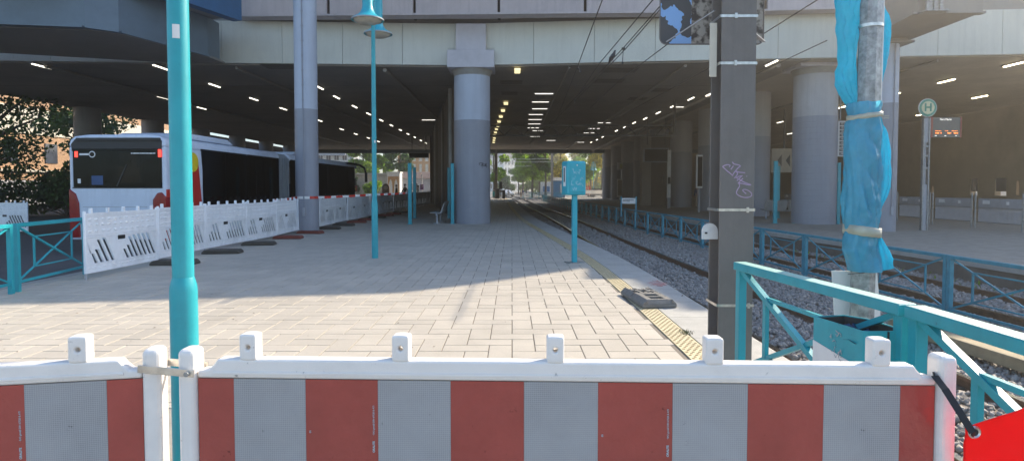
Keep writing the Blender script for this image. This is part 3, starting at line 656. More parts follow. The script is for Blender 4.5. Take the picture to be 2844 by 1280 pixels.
# ---------------------------------------------------------------- haze added to imitate lens flare
hz = MB().box((0,160,9.4),(506,526,22.6)).build('flare_haze', 'white'); hz['kind'] = 'stuff'; hz['label'] = 'thin added haze standing in for lens flare'
hm = bpy.data.materials.new('flare_haze_volume'); hm.use_nodes = True; hm.node_tree.nodes.clear()
pv = hm.node_tree.nodes.new('ShaderNodeVolumePrincipled'); pv.inputs['Color'].default_value = (.95,.90,.82,1); pv.inputs['Density'].default_value = HAZE; pv.inputs['Anisotropy'].default_value = .78
ho = hm.node_tree.nodes.new('ShaderNodeOutputMaterial'); hm.node_tree.links.new(pv.outputs[0], ho.inputs['Volume']); hz.data.materials.clear(); hz.data.materials.append(hm)
# ================================================================ BARRIERS, FENCES, BUS
def holed(mb, cx, zc, wd, h, r, y0, y1):      # plate wd x h centred cx,zc with a round hole, from y0 to y1
    n = 16; out = []; inn = []
    for k in range(n):
        t = 2*math.pi*(k+.5)/n; c, s = math.cos(t), math.sin(t); m = min(wd/2/abs(c) if abs(c) > 1e-6 else 9, h/2/abs(s) if abs(s) > 1e-6 else 9)
        out.append((cx+c*m, zc+s*m)); inn.append((cx+c*r, zc+s*r))
    vs = [(x, y0, z) for x, z in out]+[(x, y0, z) for x, z in inn]+[(x, y1, z) for x, z in out]+[(x, y1, z) for x, z in inn]; fs = []
    for k in range(n):
        j = (k+1) % n; fs += [(k, j, n+j, n+k), (2*n+k, 3*n+k, 3*n+j, 2*n+j), (k, 2*n+k, 2*n+j, j), (n+k, n+j, 3*n+j, 3*n+k)]
    mb.add(vs, fs)
def striped_barrier(p0, p1, label, first_red, half_first, imprint, knobs):
    p0, p1 = Vector(p0), Vector(p1); d = p1-p0; L = d.length
    t = thing('striped_barrier', label, 'barrier', p0, math.atan2(d.y, d.x), 'barriers at the front of the closed platform')
    for x in (0, L):
        q = MB(); q.box((x,0,.60),(.048,.062,1.134)); q.build('post', 'white_plastic', t, bevel=.016, seg=4)
    tr = MB(); tr.prism([(.026,1.088),(.026,1.108),(.058,1.112),(.072,1.126),(.082,1.140),(L-.082,1.140),(L-.072,1.126),(L-.058,1.112),(L-.026,1.108),(L-.026,1.088)], lambda u, v, y: (u, y, v), -.020, .022)
    tr.build('top_rail', 'white_plastic', t, bevel=.007, seg=3)
    MB().box((L/2,-.021,1.103),(L-.14,.006,.008)).build('rail_ridge', 'white_plastic', t, bevel=.002)
    for f in knobs:
        k = MB(); holed(k, L*f, 1.172, .046, .072, .0062, -.022, .020); k.build('knob', 'white_plastic', t, bevel=.006, seg=3)
    MB().box((L/2,.004,.60),(L-.05,.030,.972)).build('panel', 'white_plastic', t, bevel=.004)
    x = .026; red = first_red; step = (L-.052)/9.95; w_ = step*half_first; i = 0
    while x < L-.03:
        x1 = min(x+w_, L-.026)
        MB().box(((x+x1)/2,-.0135,.955),(x1-x-.0006,.004,.262)).build('red_stripe' if red else 'white_stripe', 'sheet_red' if red else 'sheet_white', t)
        if red and i in imprint:
            text('imprint', 'ORALITE', .0078, 'scratch', t, (x1-.0115,-.0160,.906), (R(90),R(-90),0), .0003, bold=True)
            text('imprint', '· RA2 gemäß DIN 67520 & ATI', .0064, 'scratch', t, (x1-.0115,-.0160,.977), (R(90),R(-90),0), .0003)
            text('imprint', '05', .007, 'scratch', t, (x+.012,-.0160,.945), (R(90),R(-90),0), .0003)
        x = x1; w_ = step; red = not red; i += 1
    for x in (.25, L-.25):
        MB().box((x,0,.06),(.05,.05,.12)).build('leg', 'white_plastic', t)
        MB().prism([(-.4,.004),(.4,.004),(.36,.10),(-.36,.10)], lambda u, v, a: (x+a, u, v), -.2, .2).build('rubber_foot', 'rubber', t)
    return t
striped_barrier((-.872,1.600,0), (1.122,1.535,0), 'large white barrier with red and grey reflective stripes across the foreground', True, .5, (2, 6), (.083,.289,.495,.703,.917))
L2 = 1.99; a2 = R(10.5); pr = Vector((-.972,1.602,0)); pl = pr-Vector((math.cos(a2), math.sin(a2), 0))*L2
striped_barrier(pl, pr, 'white barrier with red and grey stripes cut off by the left picture edge', True, .5, (8,), (.083,.289,.495,.703,.910))
cl = thing('clamp_band', 'flat galvanised clamp band bolting the two striped barriers together', 'clamp', (-.92,1.60,1.10))
MB().box((0,-.038,.012),(.150,.003,.021), ry=R(5)).build('band', 'steel', cl, bevel=.001)
MB().box((0,.036,.012),(.150,.003,.021), ry=R(5)).build('band', 'steel', cl, bevel=.001)
MB().tube([(.058,-.048,.006),(.058,.046,.006)], .0065, 10).build('bolt', 'galv', cl, smooth=40)
# red banner, strap, eyelet
bn = thing('red_banner', 'bright red tarpaulin corner with a metal eyelet at lower right', 'banner', AT(2704,1198,1.44))
mb = MB(); N = 40; tl, trr = AT(2680,1186,1.45), AT(3060,1064,1.30); bl, br_ = AT(2668,1420,1.50), AT(3060,1420,1.42); o = bn.location
for j in range(N+1):
    for i in range(N+1):
        u, v = i/N, j/N; p = (tl*(1-u)+trr*u)*(1-v)+(bl*(1-u)+br_*u)*v; p = p+Vector((0, (.016*math.sin(u*8+v*4)+.010*math.sin(v*9+u*3))*min(1,v*2)*(1-math.exp(-u*6))+.004*mnoise.noise(Vector((u*7,v*7,2))), 0)); mb.v.append(tuple(p-o))
mb.f = [(j*(N+1)+i, j*(N+1)+i+1, (j+1)*(N+1)+i+1, (j+1)*(N+1)+i) for j in range(N) for i in range(N)]; mb.mi = [0]*len(mb.f)
ob = mb.build('sheet', 'banner', bn, smooth=60); so_ = ob.modifiers.new('s', 'SOLIDIFY'); so_.thickness = .0012
rg_ = MB(); n = 20; 
for (r0, r1, yy) in ((.0085,.0165,-.004),):
    vs = []; fs = []
    for k in range(n):
        a = 2*math.pi*k/n; c, s = math.cos(a), math.sin(a); vs += [(r0*c,yy,r0*s),((r0+r1)/2*c,yy-.003,(r0+r1)/2*s),(r1*c,yy+.001,r1*s)]
    for k in range(n):
        j = (k+1) % n; fs += [(k*3,k*3+1,j*3+1,j*3),(k*3+1,k*3+2,j*3+2,j*3+1)]
    rg_.add(vs, fs)
rg_.build('eyelet', 'steel', bn, smooth=60)
o = MB().lathe([(.0084,-.001),(.0084,.001)], n=16).build('eyelet_hole', 'black', bn); o.rotation_euler = (R(90),0,0); o.location = (0,-.004,0)
sp_ = [AT(2588,1040,1.56), AT(2596,1043,1.51), AT(2625,1080,1.475), AT(2660,1135,1.45), AT(2700,1198,1.425), AT(2706,1203,1.43)]
m = MB()
for p, q in zip(sp_, sp_[1:]): m.bar(p, q+(q-p)*.04, .0185, .002, up=(0,-1,.3))
tag(m.build('strap', 'strap', smooth=50), 'black webbing strap tying the red tarpaulin to the barrier end', 'strap')
# -------------------------------------------------- white slotted fence panels
def slotted_panel(name, label, grp):
    L = 2.04; t = thing(name, label, 'barrier', (0,0,0), 0, grp); yy = lambda u, v, y: (u, y, v)
    m = MB(); th = (-.018, .018)
    m.prism([(.03,.72),(L-.03,.72),(L-.03,1.06),(.03,1.06)], yy, -.015, .015); m.prism([(.03,.12),(L-.03,.12),(L-.03,.25),(.03,.25)], yy, -.015, .015)
    m.box((L/2,0,1.075),(L-.04,.06,.05)); m.box((L/2,-.003,.70),(L-.06,.042,.035)); m.box((L/2,-.003,.235),(L-.06,.042,.03)); m.box((L/2,0,.115),(L-.04,.055,.035))
    slots = []                                  # slanted slots: x at the bottom
    for x0, k, z1 in ((.20,0,.42),(.345,1,.48),(.49,2,.64),(.635,3,.66)): slots.append((x0, z1))
    for x0, z1 in ((1.05,.42),(1.185,.48),(1.32,.64),(1.455,.66),(1.59,.66),(1.725,.66),(1.86,.66)): slots.append((x0, z1))
    zl, zh, sh, sw = .25, .68, -.25, .088       # slots lean to the left going up
    x = .03; edges = []
    for x0, z1 in sorted(slots):
        xs_ = x0+.02; edges.append((xs_-.0, xs_+sw, z1))
    def sx(xb, z): return xb+sh*(z-zl)/(zh-zl)
    prev = .03-.0
    first = True
    for xb, xe, z1 in edges:                     # solid bar before each slot
        a0 = max(prev, .03); 
        m.prism([(a0,zl),(xb,zl),(max(sx(xb,zh),.03),zh),(.03 if first else sx(prev,zh),zh)], yy, -.015, .015)
        m.prism([(sx(xb,z1),z1),(sx(xe,z1),z1),(max(sx(xe,zh),.03),zh),(max(sx(xb,zh),.03),zh)], yy, -.015, .015)   # closed above short slots
        prev = xe; first = False
    m.prism([(prev,zl),(L-.03,zl),(L-.03,zh),(sx(prev,zh),zh)], yy, -.015, .015)
    d = m
    for z, st in ((.99,.16),(.90,.16),(.79,.16),(.18,.12)):
        x = .12 if st > .13 else .09
        while x < L-.12: d.add([(x-.045,-.015,z-.02),(x+.045,-.015,z-.02),(x+.045,-.015,z+.02),(x-.045,-.015,z+.02),(x-.02,-.032,z-.008),(x+.02,-.032,z-.008),(x+.02,-.032,z+.008),(x-.02,-.032,z+.008)], [(4,5,6,7),(0,1,5,4),(1,2,6,5),(2,3,7,6),(3,0,4,7)]); x += st
    m.build('panel', 'white_fence', t)
    MB().box((.93,-.015,.64),(.20,.02,.07)).build('handle_slot', 'black', t, bevel=.01)
    for x in (.015, L-.015): MB().lathe([(.024,.10),(.026,.12),(.026,1.12),(.02,1.135)], (x,0,0), 12).build('post', 'white_fence', t, smooth=40); 
    for x in (.015, L-.015): MB().lathe([(.02,0),(.02,.11)], (x,0,0), 10).build('leg', 'metal_grey', t, smooth=40)
    for k in range(5): MB().box((.17+k*.425,0,1.135),(.055,.05,.09)).build('knob', 'white_fence', t, bevel=.01)
    return t
G1 = 'white plastic barriers along the bus lane'
pan = None; xs_ = [0, .02, -.03, .0, .03, -.01, .02, 0, -.02, .02, 0, .02, -.02, 0, .01, 0, .02, 0, 0, .01, 0, 0]
for k in range(21):
    y = 10.22+k*2.06; x = -7.38+xs_[k % 22]*2; lab = ORD[k]+' white slotted plastic barrier from the camera in the row beside the bus'
    rz = R(90)+math.atan2(-(xs_[(k+1) % 22]-xs_[k % 22])*2, 2.06)*-1*-1
    rz = math.atan2(2.06, (xs_[(k+1) % 22]-xs_[k % 22])*2)
    if pan is None: pan = slotted_panel('slotted_barrier', lab, G1); pan.scale = (1,1,1.045); pan.location = (x, y, 0); pan.rotation_euler = (0,0,rz)
    else: q = dup(pan, (x, y, 0), rz+R(random.uniform(-.8,.8)), lab); q.rotation_euler.x = R(random.uniform(-2.2,2.2)); q.location.z = random.uniform(0,.02)
p = G(112,652,-.12); p2 = G(-36,648,-.12)
dup(pan, (p2.x, p2.y, -.12), math.atan2(p.y-p2.y, p.x-p2.x), 'white slotted barrier standing apart on the road at far left', 'white barriers on the road')
def foot(label, mat, loc, rz, grp):
    t = thing('barrier_foot', label, 'barrier foot', loc, rz, grp)
    MB().prism([(-.36,.003),(.50,.003),(.50,.04),(.44,.10),(-.30,.10),(-.36,.04)], lambda u, v, a: (u, a, v), -.19, .19).build('body', mat, t, bevel=.015)
    for x in (-.18, .30): MB().box((x,0,.101),(.12,.10,.012)).build('socket', 'black', t)
    return t
fmat = ['rubber_brown','rubber_brown','rubber_brown','rubber_red','rubber_red','rubber_brown','rubber_brown','rubber_red','rubber_red','rubber_brown','rubber_red','rubber_red','rubber_brown']
ft = {}
for k in range(13):
    y = 12.28+k*2.06; nm = 'brown black' if fmat[k] == 'rubber_brown' else 'reddish'; lab = '%s rubber foot under the %s joint of the white barrier row' % (nm, ORD[k])
    x = -7.08+.05*random.random()
    if fmat[k] in ft: dup(ft[fmat[k]], (x, y, 0), R(random.uniform(-8, 8)), lab)
    else: ft[fmat[k]] = foot(lab, fmat[k], (x, y, 0), R(4), 'rubber feet of the white barriers')
# loose foot plate on the platform
fp = thing('barrier_foot', 'loose grey black rubber foot plate lying on the yellow tactile strip', 'barrier foot', (1.955,7.80,.006), R(5.5))
b = MB(); b.box((0,.52,.025),(.47,1.04,.05)); b.build('base', 'rubber_dusty', fp, bevel=.012)
b = MB(); yy = lambda u, v, y: (u, y, v)
for y0, y1 in ((.0,.56),(.60,1.04)):
    b.prism([(-.235,.05),(-.165,.108),(-.165,.05)], yy, y0, y1); b.prism([(.235,.05),(.175,.108),(.175,.05)], yy, y0, y1)
b.prism([(0,.05),(.05,.108),(.10,.108),(.10,.05)], lambda u, v, x: (x, u, v), -.165, .175)
b.box((0,.27,.079),(.34,.05,.058)).box((0,.50,.079),(.34,.09,.058)).box((-.125,.17,.079),(.08,.15,.058)).box((.135,.17,.079),(.08,.15,.058)).box((-.125,.375,.079),(.08,.16,.058)).box((.135,.375,.079),(.08,.16,.058))
b.build('socket_frame', 'rubber_dusty', fp, bevel=.006)
b = MB()
for i in range(5):
    for j in range(4):
        if random.random() < .86: b.box((-.125+i*.068,.62+j*.105,.078),(.050,.075,.055 if (i+j) % 3 else .035))
for i in range(4): b.box((0,.575+i*.135,.068),(.34,.02,.035))
b.build('grip_blocks', 'rubber_dusty', fp, bevel=.004)
# -------------------------------------------------- teal railings
def railing(name, label, L, h, mat, grp, rail_w=.06, post_w=.062):
    t = thing(name, label, 'railing', (0,0,0), 0, grp); hi = h-rail_w/2; lo = .15
    for x in (post_w/2, L-post_w/2): MB().box((x,0,(h-rail_w)/2),(post_w,post_w,h-rail_w)).build('post', mat, t, bevel=.004)
    near = mat == 'teal' and h < 1.04; bz = .040 if near else .028; tw = .105 if near else post_w+.002
    MB().box((L/2,0,hi),(L,tw,rail_w)).build('top_rail', mat, t, bevel=.005)
    MB().box((L/2,0,lo),(L-2*post_w,.04,.04)).build('bottom_rail', mat, t, bevel=.003)
    if near: MB().box((L/2,0,h+.0012),(L-.012,tw-.010,.0024)).build('pale_top', 'teal_pale', t)  # thin paler strip along the rail top
    xa, xb, za, zb2 = post_w, L-post_w, lo+.02, h-rail_w
    MB().bar((xa,-.004,zb2),(xb,-.004,za),bz,bz, up=(0,-1,0)).build('brace', mat, t)
    MB().bar((xa,.006,za),(xb,.006,zb2),bz*.8,bz*.8, up=(0,-1,0)).build('brace', mat, t)
    f = .21; x0, x1, z0, z1 = xa+(xb-xa)*f, xb-(xb-xa)*f, za+(zb2-za)*f, zb2-(zb2-za)*f; w_ = .030 if near else .022
    MB().box((x0,0,(z0+z1)/2),(w_*1.3,w_,z1-z0)).box((x1,0,(z0+z1)/2),(w_*1.3,w_,z1-z0)).box(((x0+x1)/2,0,z1),(x1-x0-w_,w_*.9,w_*.9)).box(((x0+x1)/2,0,z0),(x1-x0-w_,w_*.9,w_*.9)).build('inner_frame', mat, t)
    return t
def put(t, p, q): t.location = p; t.rotation_euler = (0, 0, math.atan2(q[1]-p[1], q[0]-p[0]))
A0 = (1.83,4.76,0); A1 = (2.035,3.02,0); A2 = (2.07,1.25,0)
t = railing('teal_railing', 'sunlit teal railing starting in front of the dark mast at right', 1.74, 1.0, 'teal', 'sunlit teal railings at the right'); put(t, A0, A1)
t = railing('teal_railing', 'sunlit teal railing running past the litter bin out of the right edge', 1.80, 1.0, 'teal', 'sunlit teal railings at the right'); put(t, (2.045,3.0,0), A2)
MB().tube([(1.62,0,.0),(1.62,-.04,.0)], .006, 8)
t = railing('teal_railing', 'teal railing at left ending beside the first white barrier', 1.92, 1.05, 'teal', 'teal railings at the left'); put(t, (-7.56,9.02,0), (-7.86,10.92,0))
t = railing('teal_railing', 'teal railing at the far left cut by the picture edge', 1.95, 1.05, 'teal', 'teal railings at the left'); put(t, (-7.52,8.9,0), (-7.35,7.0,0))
tf = None; y = 3.2; k = 0; GF = 'teal railings between the two tracks'
while y < 86:
    x0 = interp(FENCE, y); x1 = interp(FENCE, y+2.08); d = math.hypot(x1-x0, 2.08); y1 = y+2.08*2.1/d; x1 = interp(FENCE, y1)
    lab = ORD[k]+' teal railing panel from the camera in the long fence between the tracks'
    if tf is None: tf = railing('teal_railing', lab, 2.09, 1.02, 'teal_old', GF, .055, .07)
    else: tf = dup(tf, (0,0,0), 0, lab)
    put(tf, (x0, y, ZB), (x1, y1, ZB)); tf.location.z = ZB; y = y1; k += 1
# sign on the fence
q = G(1746,573,.55); sg = thing('rail_sign', 'white notice board on two posts above the teal fence between the tracks', 'sign', (interp(FENCE,29.6),29.6,.5), R(-100))
sg.rotation_euler.z = R(-8); sg.location.x = AT(1746,560,29.6).x
for x in (-.36,.36): MB().box((x,0,.13),(.07,.05,1.0)).build('post', 'teal_old', sg)
MB().box((0,-.035,.42),(.66,.02,.28)).build('panel', 'white', sg)
m = MB()
for z, a, c in ((.47,-.28,.25),(.40,-.28,.05)): m.box(((a+c)/2,-.047,z),(c-a,.004,.03))
m.build('lettering', 'black', sg)
# -------------------------------------------------- the articulated bus
bus = thing('articulated_bus', 'white and red articulated city bus with dark windows behind the white barriers', 'bus', (-9.02,15.5,-.12), R(-1.0))
def shell(y0, y1):
    pr_ = [(0,.32),(0,2.78),(-.04,2.94),(-.16,3.04),(-.5,3.09),(-2.05,3.09),(-2.39,3.04),(-2.51,2.94),(-2.55,2.78),(-2.55,.32)]
    return MB().prism(pr_, lambda u, v, y: (u, y, v), y0, y1)
yx = lambda u, v, y: (u, y, v)
def hull(y0, y1, nm):
    MB().prism([(0,.34),(0,.88),(-2.55,.88),(-2.55,.34)], yx, y0, y1).build(nm+'_body', 'bus_white', bus, bevel=.05, seg=3)
    MB().prism([(0,2.76),(0,2.84),(-.04,2.96),(-.16,3.05),(-.5,3.09),(-2.05,3.09),(-2.39,3.05),(-2.51,2.96),(-2.55,2.84),(-2.55,2.76)], yx, y0, y1).build(nm+'_roof', 'bus_white', bus, bevel=.06, seg=3, smooth=50)
    MB().box((-1.275,(y0+y1)/2,2.745),(2.4,y1-y0-.2,.02)).build('ceiling', 'bus_inside', bus)
hull(0, 7.3, 'rear'); hull(8.25, 17.9, 'front')
P_ = MB()
for y, w_ in ((2.9,.10),(5.2,.10),(7.25,.10),(8.35,.10),(10.4,.10),(12.6,.10),(14.9,.10),(17.2,.12)): P_.box((-2.50,y,1.82),(.06,w_,1.9))
P_.build('pillars', 'bus_white', bus)
MB().box((-.03,1.05,1.82),(.06,1.46,1.9)).build('side_wall', 'bus_white', bus); MB().box((-2.52,1.05,1.82),(.06,1.46,1.9)).build('side_wall', 'bus_white', bus)
MB().box((-.06,.17,1.80),(.12,.34,1.96)).build('corner_post', 'bus_white', bus, bevel=.05, seg=3); MB().box((-2.49,.17,1.80),(.12,.34,1.96)).build('corner_post', 'bus_white', bus, bevel=.05, seg=3)
MB().box((-1.275,.05,1.28),(2.4,.10,.86)).build('rear_wall', 'bus_white', bus, bevel=.02)
s0 = None
for y in (.9,1.7,2.5,3.3,4.6,6.2,6.9,9.2,10.0,12.4,13.2,14.0,14.8,15.6):
    for x in (-.52,-2.05):
        if s0 is None: s0 = MB().prism([(-.05,.96),(.47,.96),(.47,1.08),(.06,1.10),(.03,1.86),(-.05,1.86)], lambda u, v, q: (q, u, v), -.43, .43).build('seat', 'seat_blue', bus, bevel=.03); sn = s0
        else: sn = s0.copy(); COL.objects.link(sn); sn.parent = bus
        sn.location = (x,y,0)
po = MB()
for y in (3.0,4.3,6.0,8.8,10.9,13.0,16.0): po.tube([(-.85,y,.88),(-.85,y,2.74)], .02, 6); po.tube([(-1.7,y+.3,.88),(-1.7,y+.3,2.74)], .02, 6)
po.build('grab_poles', 'yellow_paint', bus)
bl_ = MB()
for i in range(9):
    s = .0 if i % 2 else -.06; y0 = 7.25+i*.117; bl_.prism([(s,.45),(s,2.85),(-.2+s*.2,3.02),(-2.35-s*.2,3.02),(-2.55-s,2.85),(-2.55-s,.45)], lambda u, v, y: (u, y, v), y0, y0+.115)
bl_.build('bellows', 'bellows', bus)
def face(name, mat, pts, y=-.012, d=.024, **k): return MB().prism(pts, lambda u, v, a: (u, a, v), y, y+d).build(name, mat, bus, **k)
face('rear_window', 'tinted', [(-2.43,1.72),(-.12,1.72),(-.12,2.72),(-2.43,2.72)], d=.02)
face('rear_window_frame', 'black', [(-2.46,2.66),(-.10,2.66),(-.08,2.93),(-.5,3.0),(-2.1,3.0),(-2.38,2.96),(-2.48,2.84)], bevel=.02)
face('panel_gap', 'black', [(-2.46,1.69),(-.10,1.69),(-.10,1.715),(-2.46,1.715)], y=-.014, d=.03); face('wiper', 'black', [(-1.30,1.74),(-1.26,1.74),(-1.0,2.3),(-1.02,2.31)], y=-.03, d=.01); face('panel_gap', 'metal_grey', [(-2.2,1.20),(-.5,1.20),(-.5,1.212),(-2.2,1.212)], y=-.0135, d=.01); face('number_plate', 'white', [(-1.55,.62),(-1.03,.62),(-1.03,.73),(-1.55,.73)], y=-.022, d=.02)
face('rear_spoiler', 'black', [(-2.35,2.93),(-.10,2.93),(-.12,3.0),(-2.3,3.0)], y=-.05, d=.05)
face('engine_cover', 'bus_white', [(-2.28,.55),(-.42,.55),(-.42,1.66),(-2.28,1.66)], y=-.008, d=.02, bevel=.01)
face('tail_light', 'lamp_red', [(-2.56,.40),(-2.28,.40),(-2.30,1.30),(-2.38,1.55),(-2.56,1.68)], y=-.03, d=.3, bevel=.03)
face('tail_light', 'lamp_red', [(-.36,.40),(.012,.40),(.012,1.45),(-.10,1.60),(-.24,1.58),(-.36,1.40)], y=-.03, d=.3, bevel=.05)
face('bumper', 'bus_red', [(-.42,.32),(.012,.32),(.012,.9),(-.42,.9)], y=-.02, d=.4)
face('route_display', 'led_red', [(-2.38,2.50),(-2.30,2.50),(-2.30,2.65),(-2.38,2.65)], y=-.018, d=.006); face('brake_light', 'led_red', [(-.18,2.50),(-.10,2.50),(-.10,2.70),(-.18,2.70)], y=-.018, d=.006)
face('lettering', 'white', [(-2.26,2.55),(-1.98,2.55),(-1.98,2.60),(-2.26,2.60)], y=-.016, d=.006)
m = MB(); n = 20
m.prism([(-1.92+.085*math.cos(2*math.pi*k/n), 2.575+.085*math.sin(2*math.pi*k/n)) for k in range(n)], lambda u, v, a: (u, a, v), -.016, -.010); m.build('emblem', 'white', bus)
m = MB(); m.prism([(-1.92+.06*math.cos(2*math.pi*k/n), 2.575+.06*math.sin(2*math.pi*k/n)) for k in range(n)], lambda u, v, a: (u, a, v), -.020, -.015); m.build('emblem_centre', 'black_glass', bus)
m = MB(); x = -.88
while x < -.24: w_ = random.uniform(.018,.035); m.box((x,-.014,2.60),(w_,.005,.03)); x += w_+.008
m.build('lettering', 'white', bus)
face('sticker', 'cloth_blue', [(-1.95,1.78),(-1.65,1.78),(-1.65,2.02),(-1.95,2.02)], y=-.015, d=.004); face('sticker', 'white', [(-2.32,1.82),(-2.24,1.82),(-2.24,1.94),(-2.32,1.94)], y=-.015, d=.004)
def side(name, mat, pts, x=.012, d=.03, **k): return MB().prism(pts, lambda u, v, a: (a, u, v), x-d, x).build(name, mat, bus, **k)
side('red_panel', 'bus_red', [(.35,.75),(1.78,.75),(1.55,2.45),(.55,2.45)], x=.008)
side('rear_corner', 'bus_red', [(.02,.35),(.34,.35),(.34,1.66),(.02,1.66)], x=.006)
m = MB(); m.prism([(1.28+.27*math.cos(2*math.pi*k/24), 2.42+.27*math.sin(2*math.pi*k/24)) for k in range(24)], lambda u, v, a: (a, u, v), -.01, .016); m.build('yellow_disc', 'yellow_paint', bus)
side('side_window', 'tinted', [(1.95,.85),(4.55,.85),(4.55,2.82),(1.70,2.82)], x=.004); side('door', 'tinted', [(4.60,.45),(5.85,.45),(5.85,2.82),(4.60,2.82)], x=.010); side('side_window', 'tinted', [(5.90,.85),(7.2,.85),(7.2,2.82),(5.90,2.82)], x=.004)
side('side_window', 'tinted', [(8.35,.85),(10.4,.85),(10.4,2.82),(8.35,2.82)], x=.004); side('door', 'tinted', [(10.45,.45),(11.7,.45),(11.7,2.82),(10.45,2.82)], x=.010); side('side_window', 'tinted', [(11.75,.85),(16.0,.85),(16.0,2.82),(11.75,2.82)], x=.004); side('door', 'tinted', [(16.05,.45),(17.3,.45),(17.3,2.82),(16.05,2.82)], x=.010)
for y in (3.1, 5.22, 6.5, 9.4, 11.07, 13.1, 14.6, 16.67): MB().box((.014,y,1.84),(.006,.03,1.9)).build('window_bar', 'black_glass', bus)
MB().prism([(-2.45,.95),(-.1,.95),(-.1,2.74),(-2.45,2.74)], yx, 17.80, 17.84).build('windscreen', 'tinted', bus)
MB().prism([(1.0,3.09),(1.5,3.26),(3.9,3.26),(4.3,3.09)], lambda u, v, x: (x, u, v), -2.2, -.28).build('roof_unit', 'bus_white', bus, bevel=.05)
MB().prism([(9.5,3.09),(9.8,3.22),(12.5,3.22),(12.8,3.09)], lambda u, v, x: (x, u, v), -2.2, -.35).build('roof_unit', 'bus_white', bus, bevel=.05)
MB().box((-.4,17.0,3.0),(.9,1.9,.12)).build('front_roof_edge', 'black', bus, bevel=.05)
m = MB(); m.tube([(-.25,17.8,2.95),(.05,18.2,2.98),(.28,18.45,2.8),(.36,18.5,2.5)], [.05,.06,.06,.05], 8); m.build('mirror_arm', 'black', bus, smooth=50)
MB().box((.36,18.5,2.28),(.12,.2,.55)).build('mirror', 'black', bus, bevel=.04)
for y in (2.1, 9.9, 15.2):
    w_ = MB(); w_.lathe([(.2,-.14),(.44,-.14),(.48,-.10),(.48,.10),(.44,.14),(.2,.14)], n=28); o = w_.build('wheel', 'black', bus, smooth=40); o.location = (-.17,y,.48); o.rotation_euler = (0,R(90),0)
    w_ = MB(); w_.lathe([(.02,.10),(.16,.11),(.27,.145),(.28,.13)], n=24); r_ = w_.build('rim', 'metal_grey', o, smooth=40)
# -------------------------------------------------- warning tape
def tape(pts, n, z_sag):
    m = MB(); P_ = []
    for p, q in zip(pts, pts[1:]):
        for i in range(n): u = i/n; P_.append(p*(1-u)+q*u-Vector((0,0,z_sag*4*u*(1-u))))
    P_.append(pts[-1]); s = 0
    for i, (p, q) in enumerate(zip(P_, P_[1:])):
        m.slot(int(s/.29) % 2); s += (q-p).length
        m.add([p-Vector((0,0,.04)), q-Vector((0,0,.04)), q+Vector((0,0,.04)), p+Vector((0,0,.04))], [(0,1,2,3)])
    return m
tp = tape([Vector((-6.98,20.55,1.24)), AT(1040,540,23.2), Vector((-4.46,25.86,1.36))], 40, .02); tag(tp.build('warning_tape', ['tape_red','tape_white']), 'long red and white warning tape from the slim column to the teal post', 'tape')
pc = [Vector((-7.2+.405*math.cos(R(a)), 20.9+.405*math.sin(R(a)), 1.24)) for a in range(180, 361, 6)]
m = MB(); s = 0
for i, (p, q) in enumerate(zip(pc, pc[1:])):
    m.slot(1 if 8 < i < 20 else 0); m.add([p-Vector((0,0,.045)), q-Vector((0,0,.045)), q+Vector((0,0,.045)), p+Vector((0,0,.045))], [(0,1,2,3)])
tag(m.build('warning_tape', ['tape_red','tape_white']), 'red and white tape wrapped round the slim column', 'tape')
tp = tape([Vector((-7.40,18.4,1.18)), Vector((-7.56,20.75,1.24))], 10, .02); tag(tp.build('warning_tape', ['tape_red','tape_white']), 'short red and white tape from the white barriers to the slim column', 'tape')
# ================================================================ LAMPS, POSTS, MASTS
lp_ = thing('street_lamp', 'thick teal lamp post in the left foreground with a white sticker', 'street lamp', (-1.835,3.30,0))
MB().lathe([(.071,0),(.071,1.02),(.069,1.05),(.060,1.085),(.056,1.10)], n=32).build('base_section', 'teal', lp_, smooth=35)
MB().lathe([(.0555,1.09),(.0545,3.0),(.050,5.6)], n=32).build('pole', 'teal', lp_, smooth=40)
mb = MB(); n = 8
for k in range(n):
    a0, a1 = R(-92+38*k/n), R(-92+38*(k+1)/n); r = .0558
    mb.quad((r*math.cos(a0),r*math.sin(a0),2.405),(r*math.cos(a1),r*math.sin(a1),2.405),(r*math.cos(a1),r*math.sin(a1),2.48),(r*math.cos(a0),r*math.sin(a0),2.48))
mb.build('sticker', 'white', lp_)
bell = [(.10,.95),(.11,.60),(.105,.30),(.12,.22),(.16,.14),(.22,.085),(.30,.045),(.335,.02),(.335,0),(.322,0),(.30,.02)]
def bell_lamp(parent, p):
    p = Vector(p); o = MB().lathe(bell, p, 32, cap=False).build('lamp_shade', 'teal_bright', parent, smooth=35)
    MB().lathe([(.30,.02),(.26,-.03),(.18,-.065),(.08,-.08),(.01,-.083)], p, 24).build('lens', 'lamp_glass', o, smooth=60)
    MB().lathe([(.336,-.004),(.336,.018),(.31,.018),(.31,-.004)], p, 32, cap=False).build('rim', 'metal_grey', o, smooth=60)
ml = thing('street_lamp', 'slim teal twin lamp post with bell shades in the middle left', 'street lamp', (-3.1,13.4,0))
MB().lathe([(.070,0),(.070,1.22),(.066,1.26),(.056,1.30)], n=24).build('base_section', 'teal', ml, smooth=35)
MB().lathe([(.055,1.28),(.045,4.9),(.045,6.6)], n=24).build('pole', 'teal', ml, smooth=40)
MB().box((.03,-.056,2.62),(.03,.008,.06)).build('sticker', 'white', ml)
pa, pb = AT(1021,57,12.55)-ml.location, AT(1050,96,14.25)-ml.location
bell_lamp(ml, pa); bell_lamp(ml, pb)
for q in (pa, pb): MB().tube([(0,0,6.45),(q.x*.5,q.y*.5,6.6),(q.x*.9,q.y*.9,6.55),(q.x,q.y,6.4),(q.x,q.y,q.z+.9)], .035, 10).build('arm', 'teal_bright', ml, smooth=50)
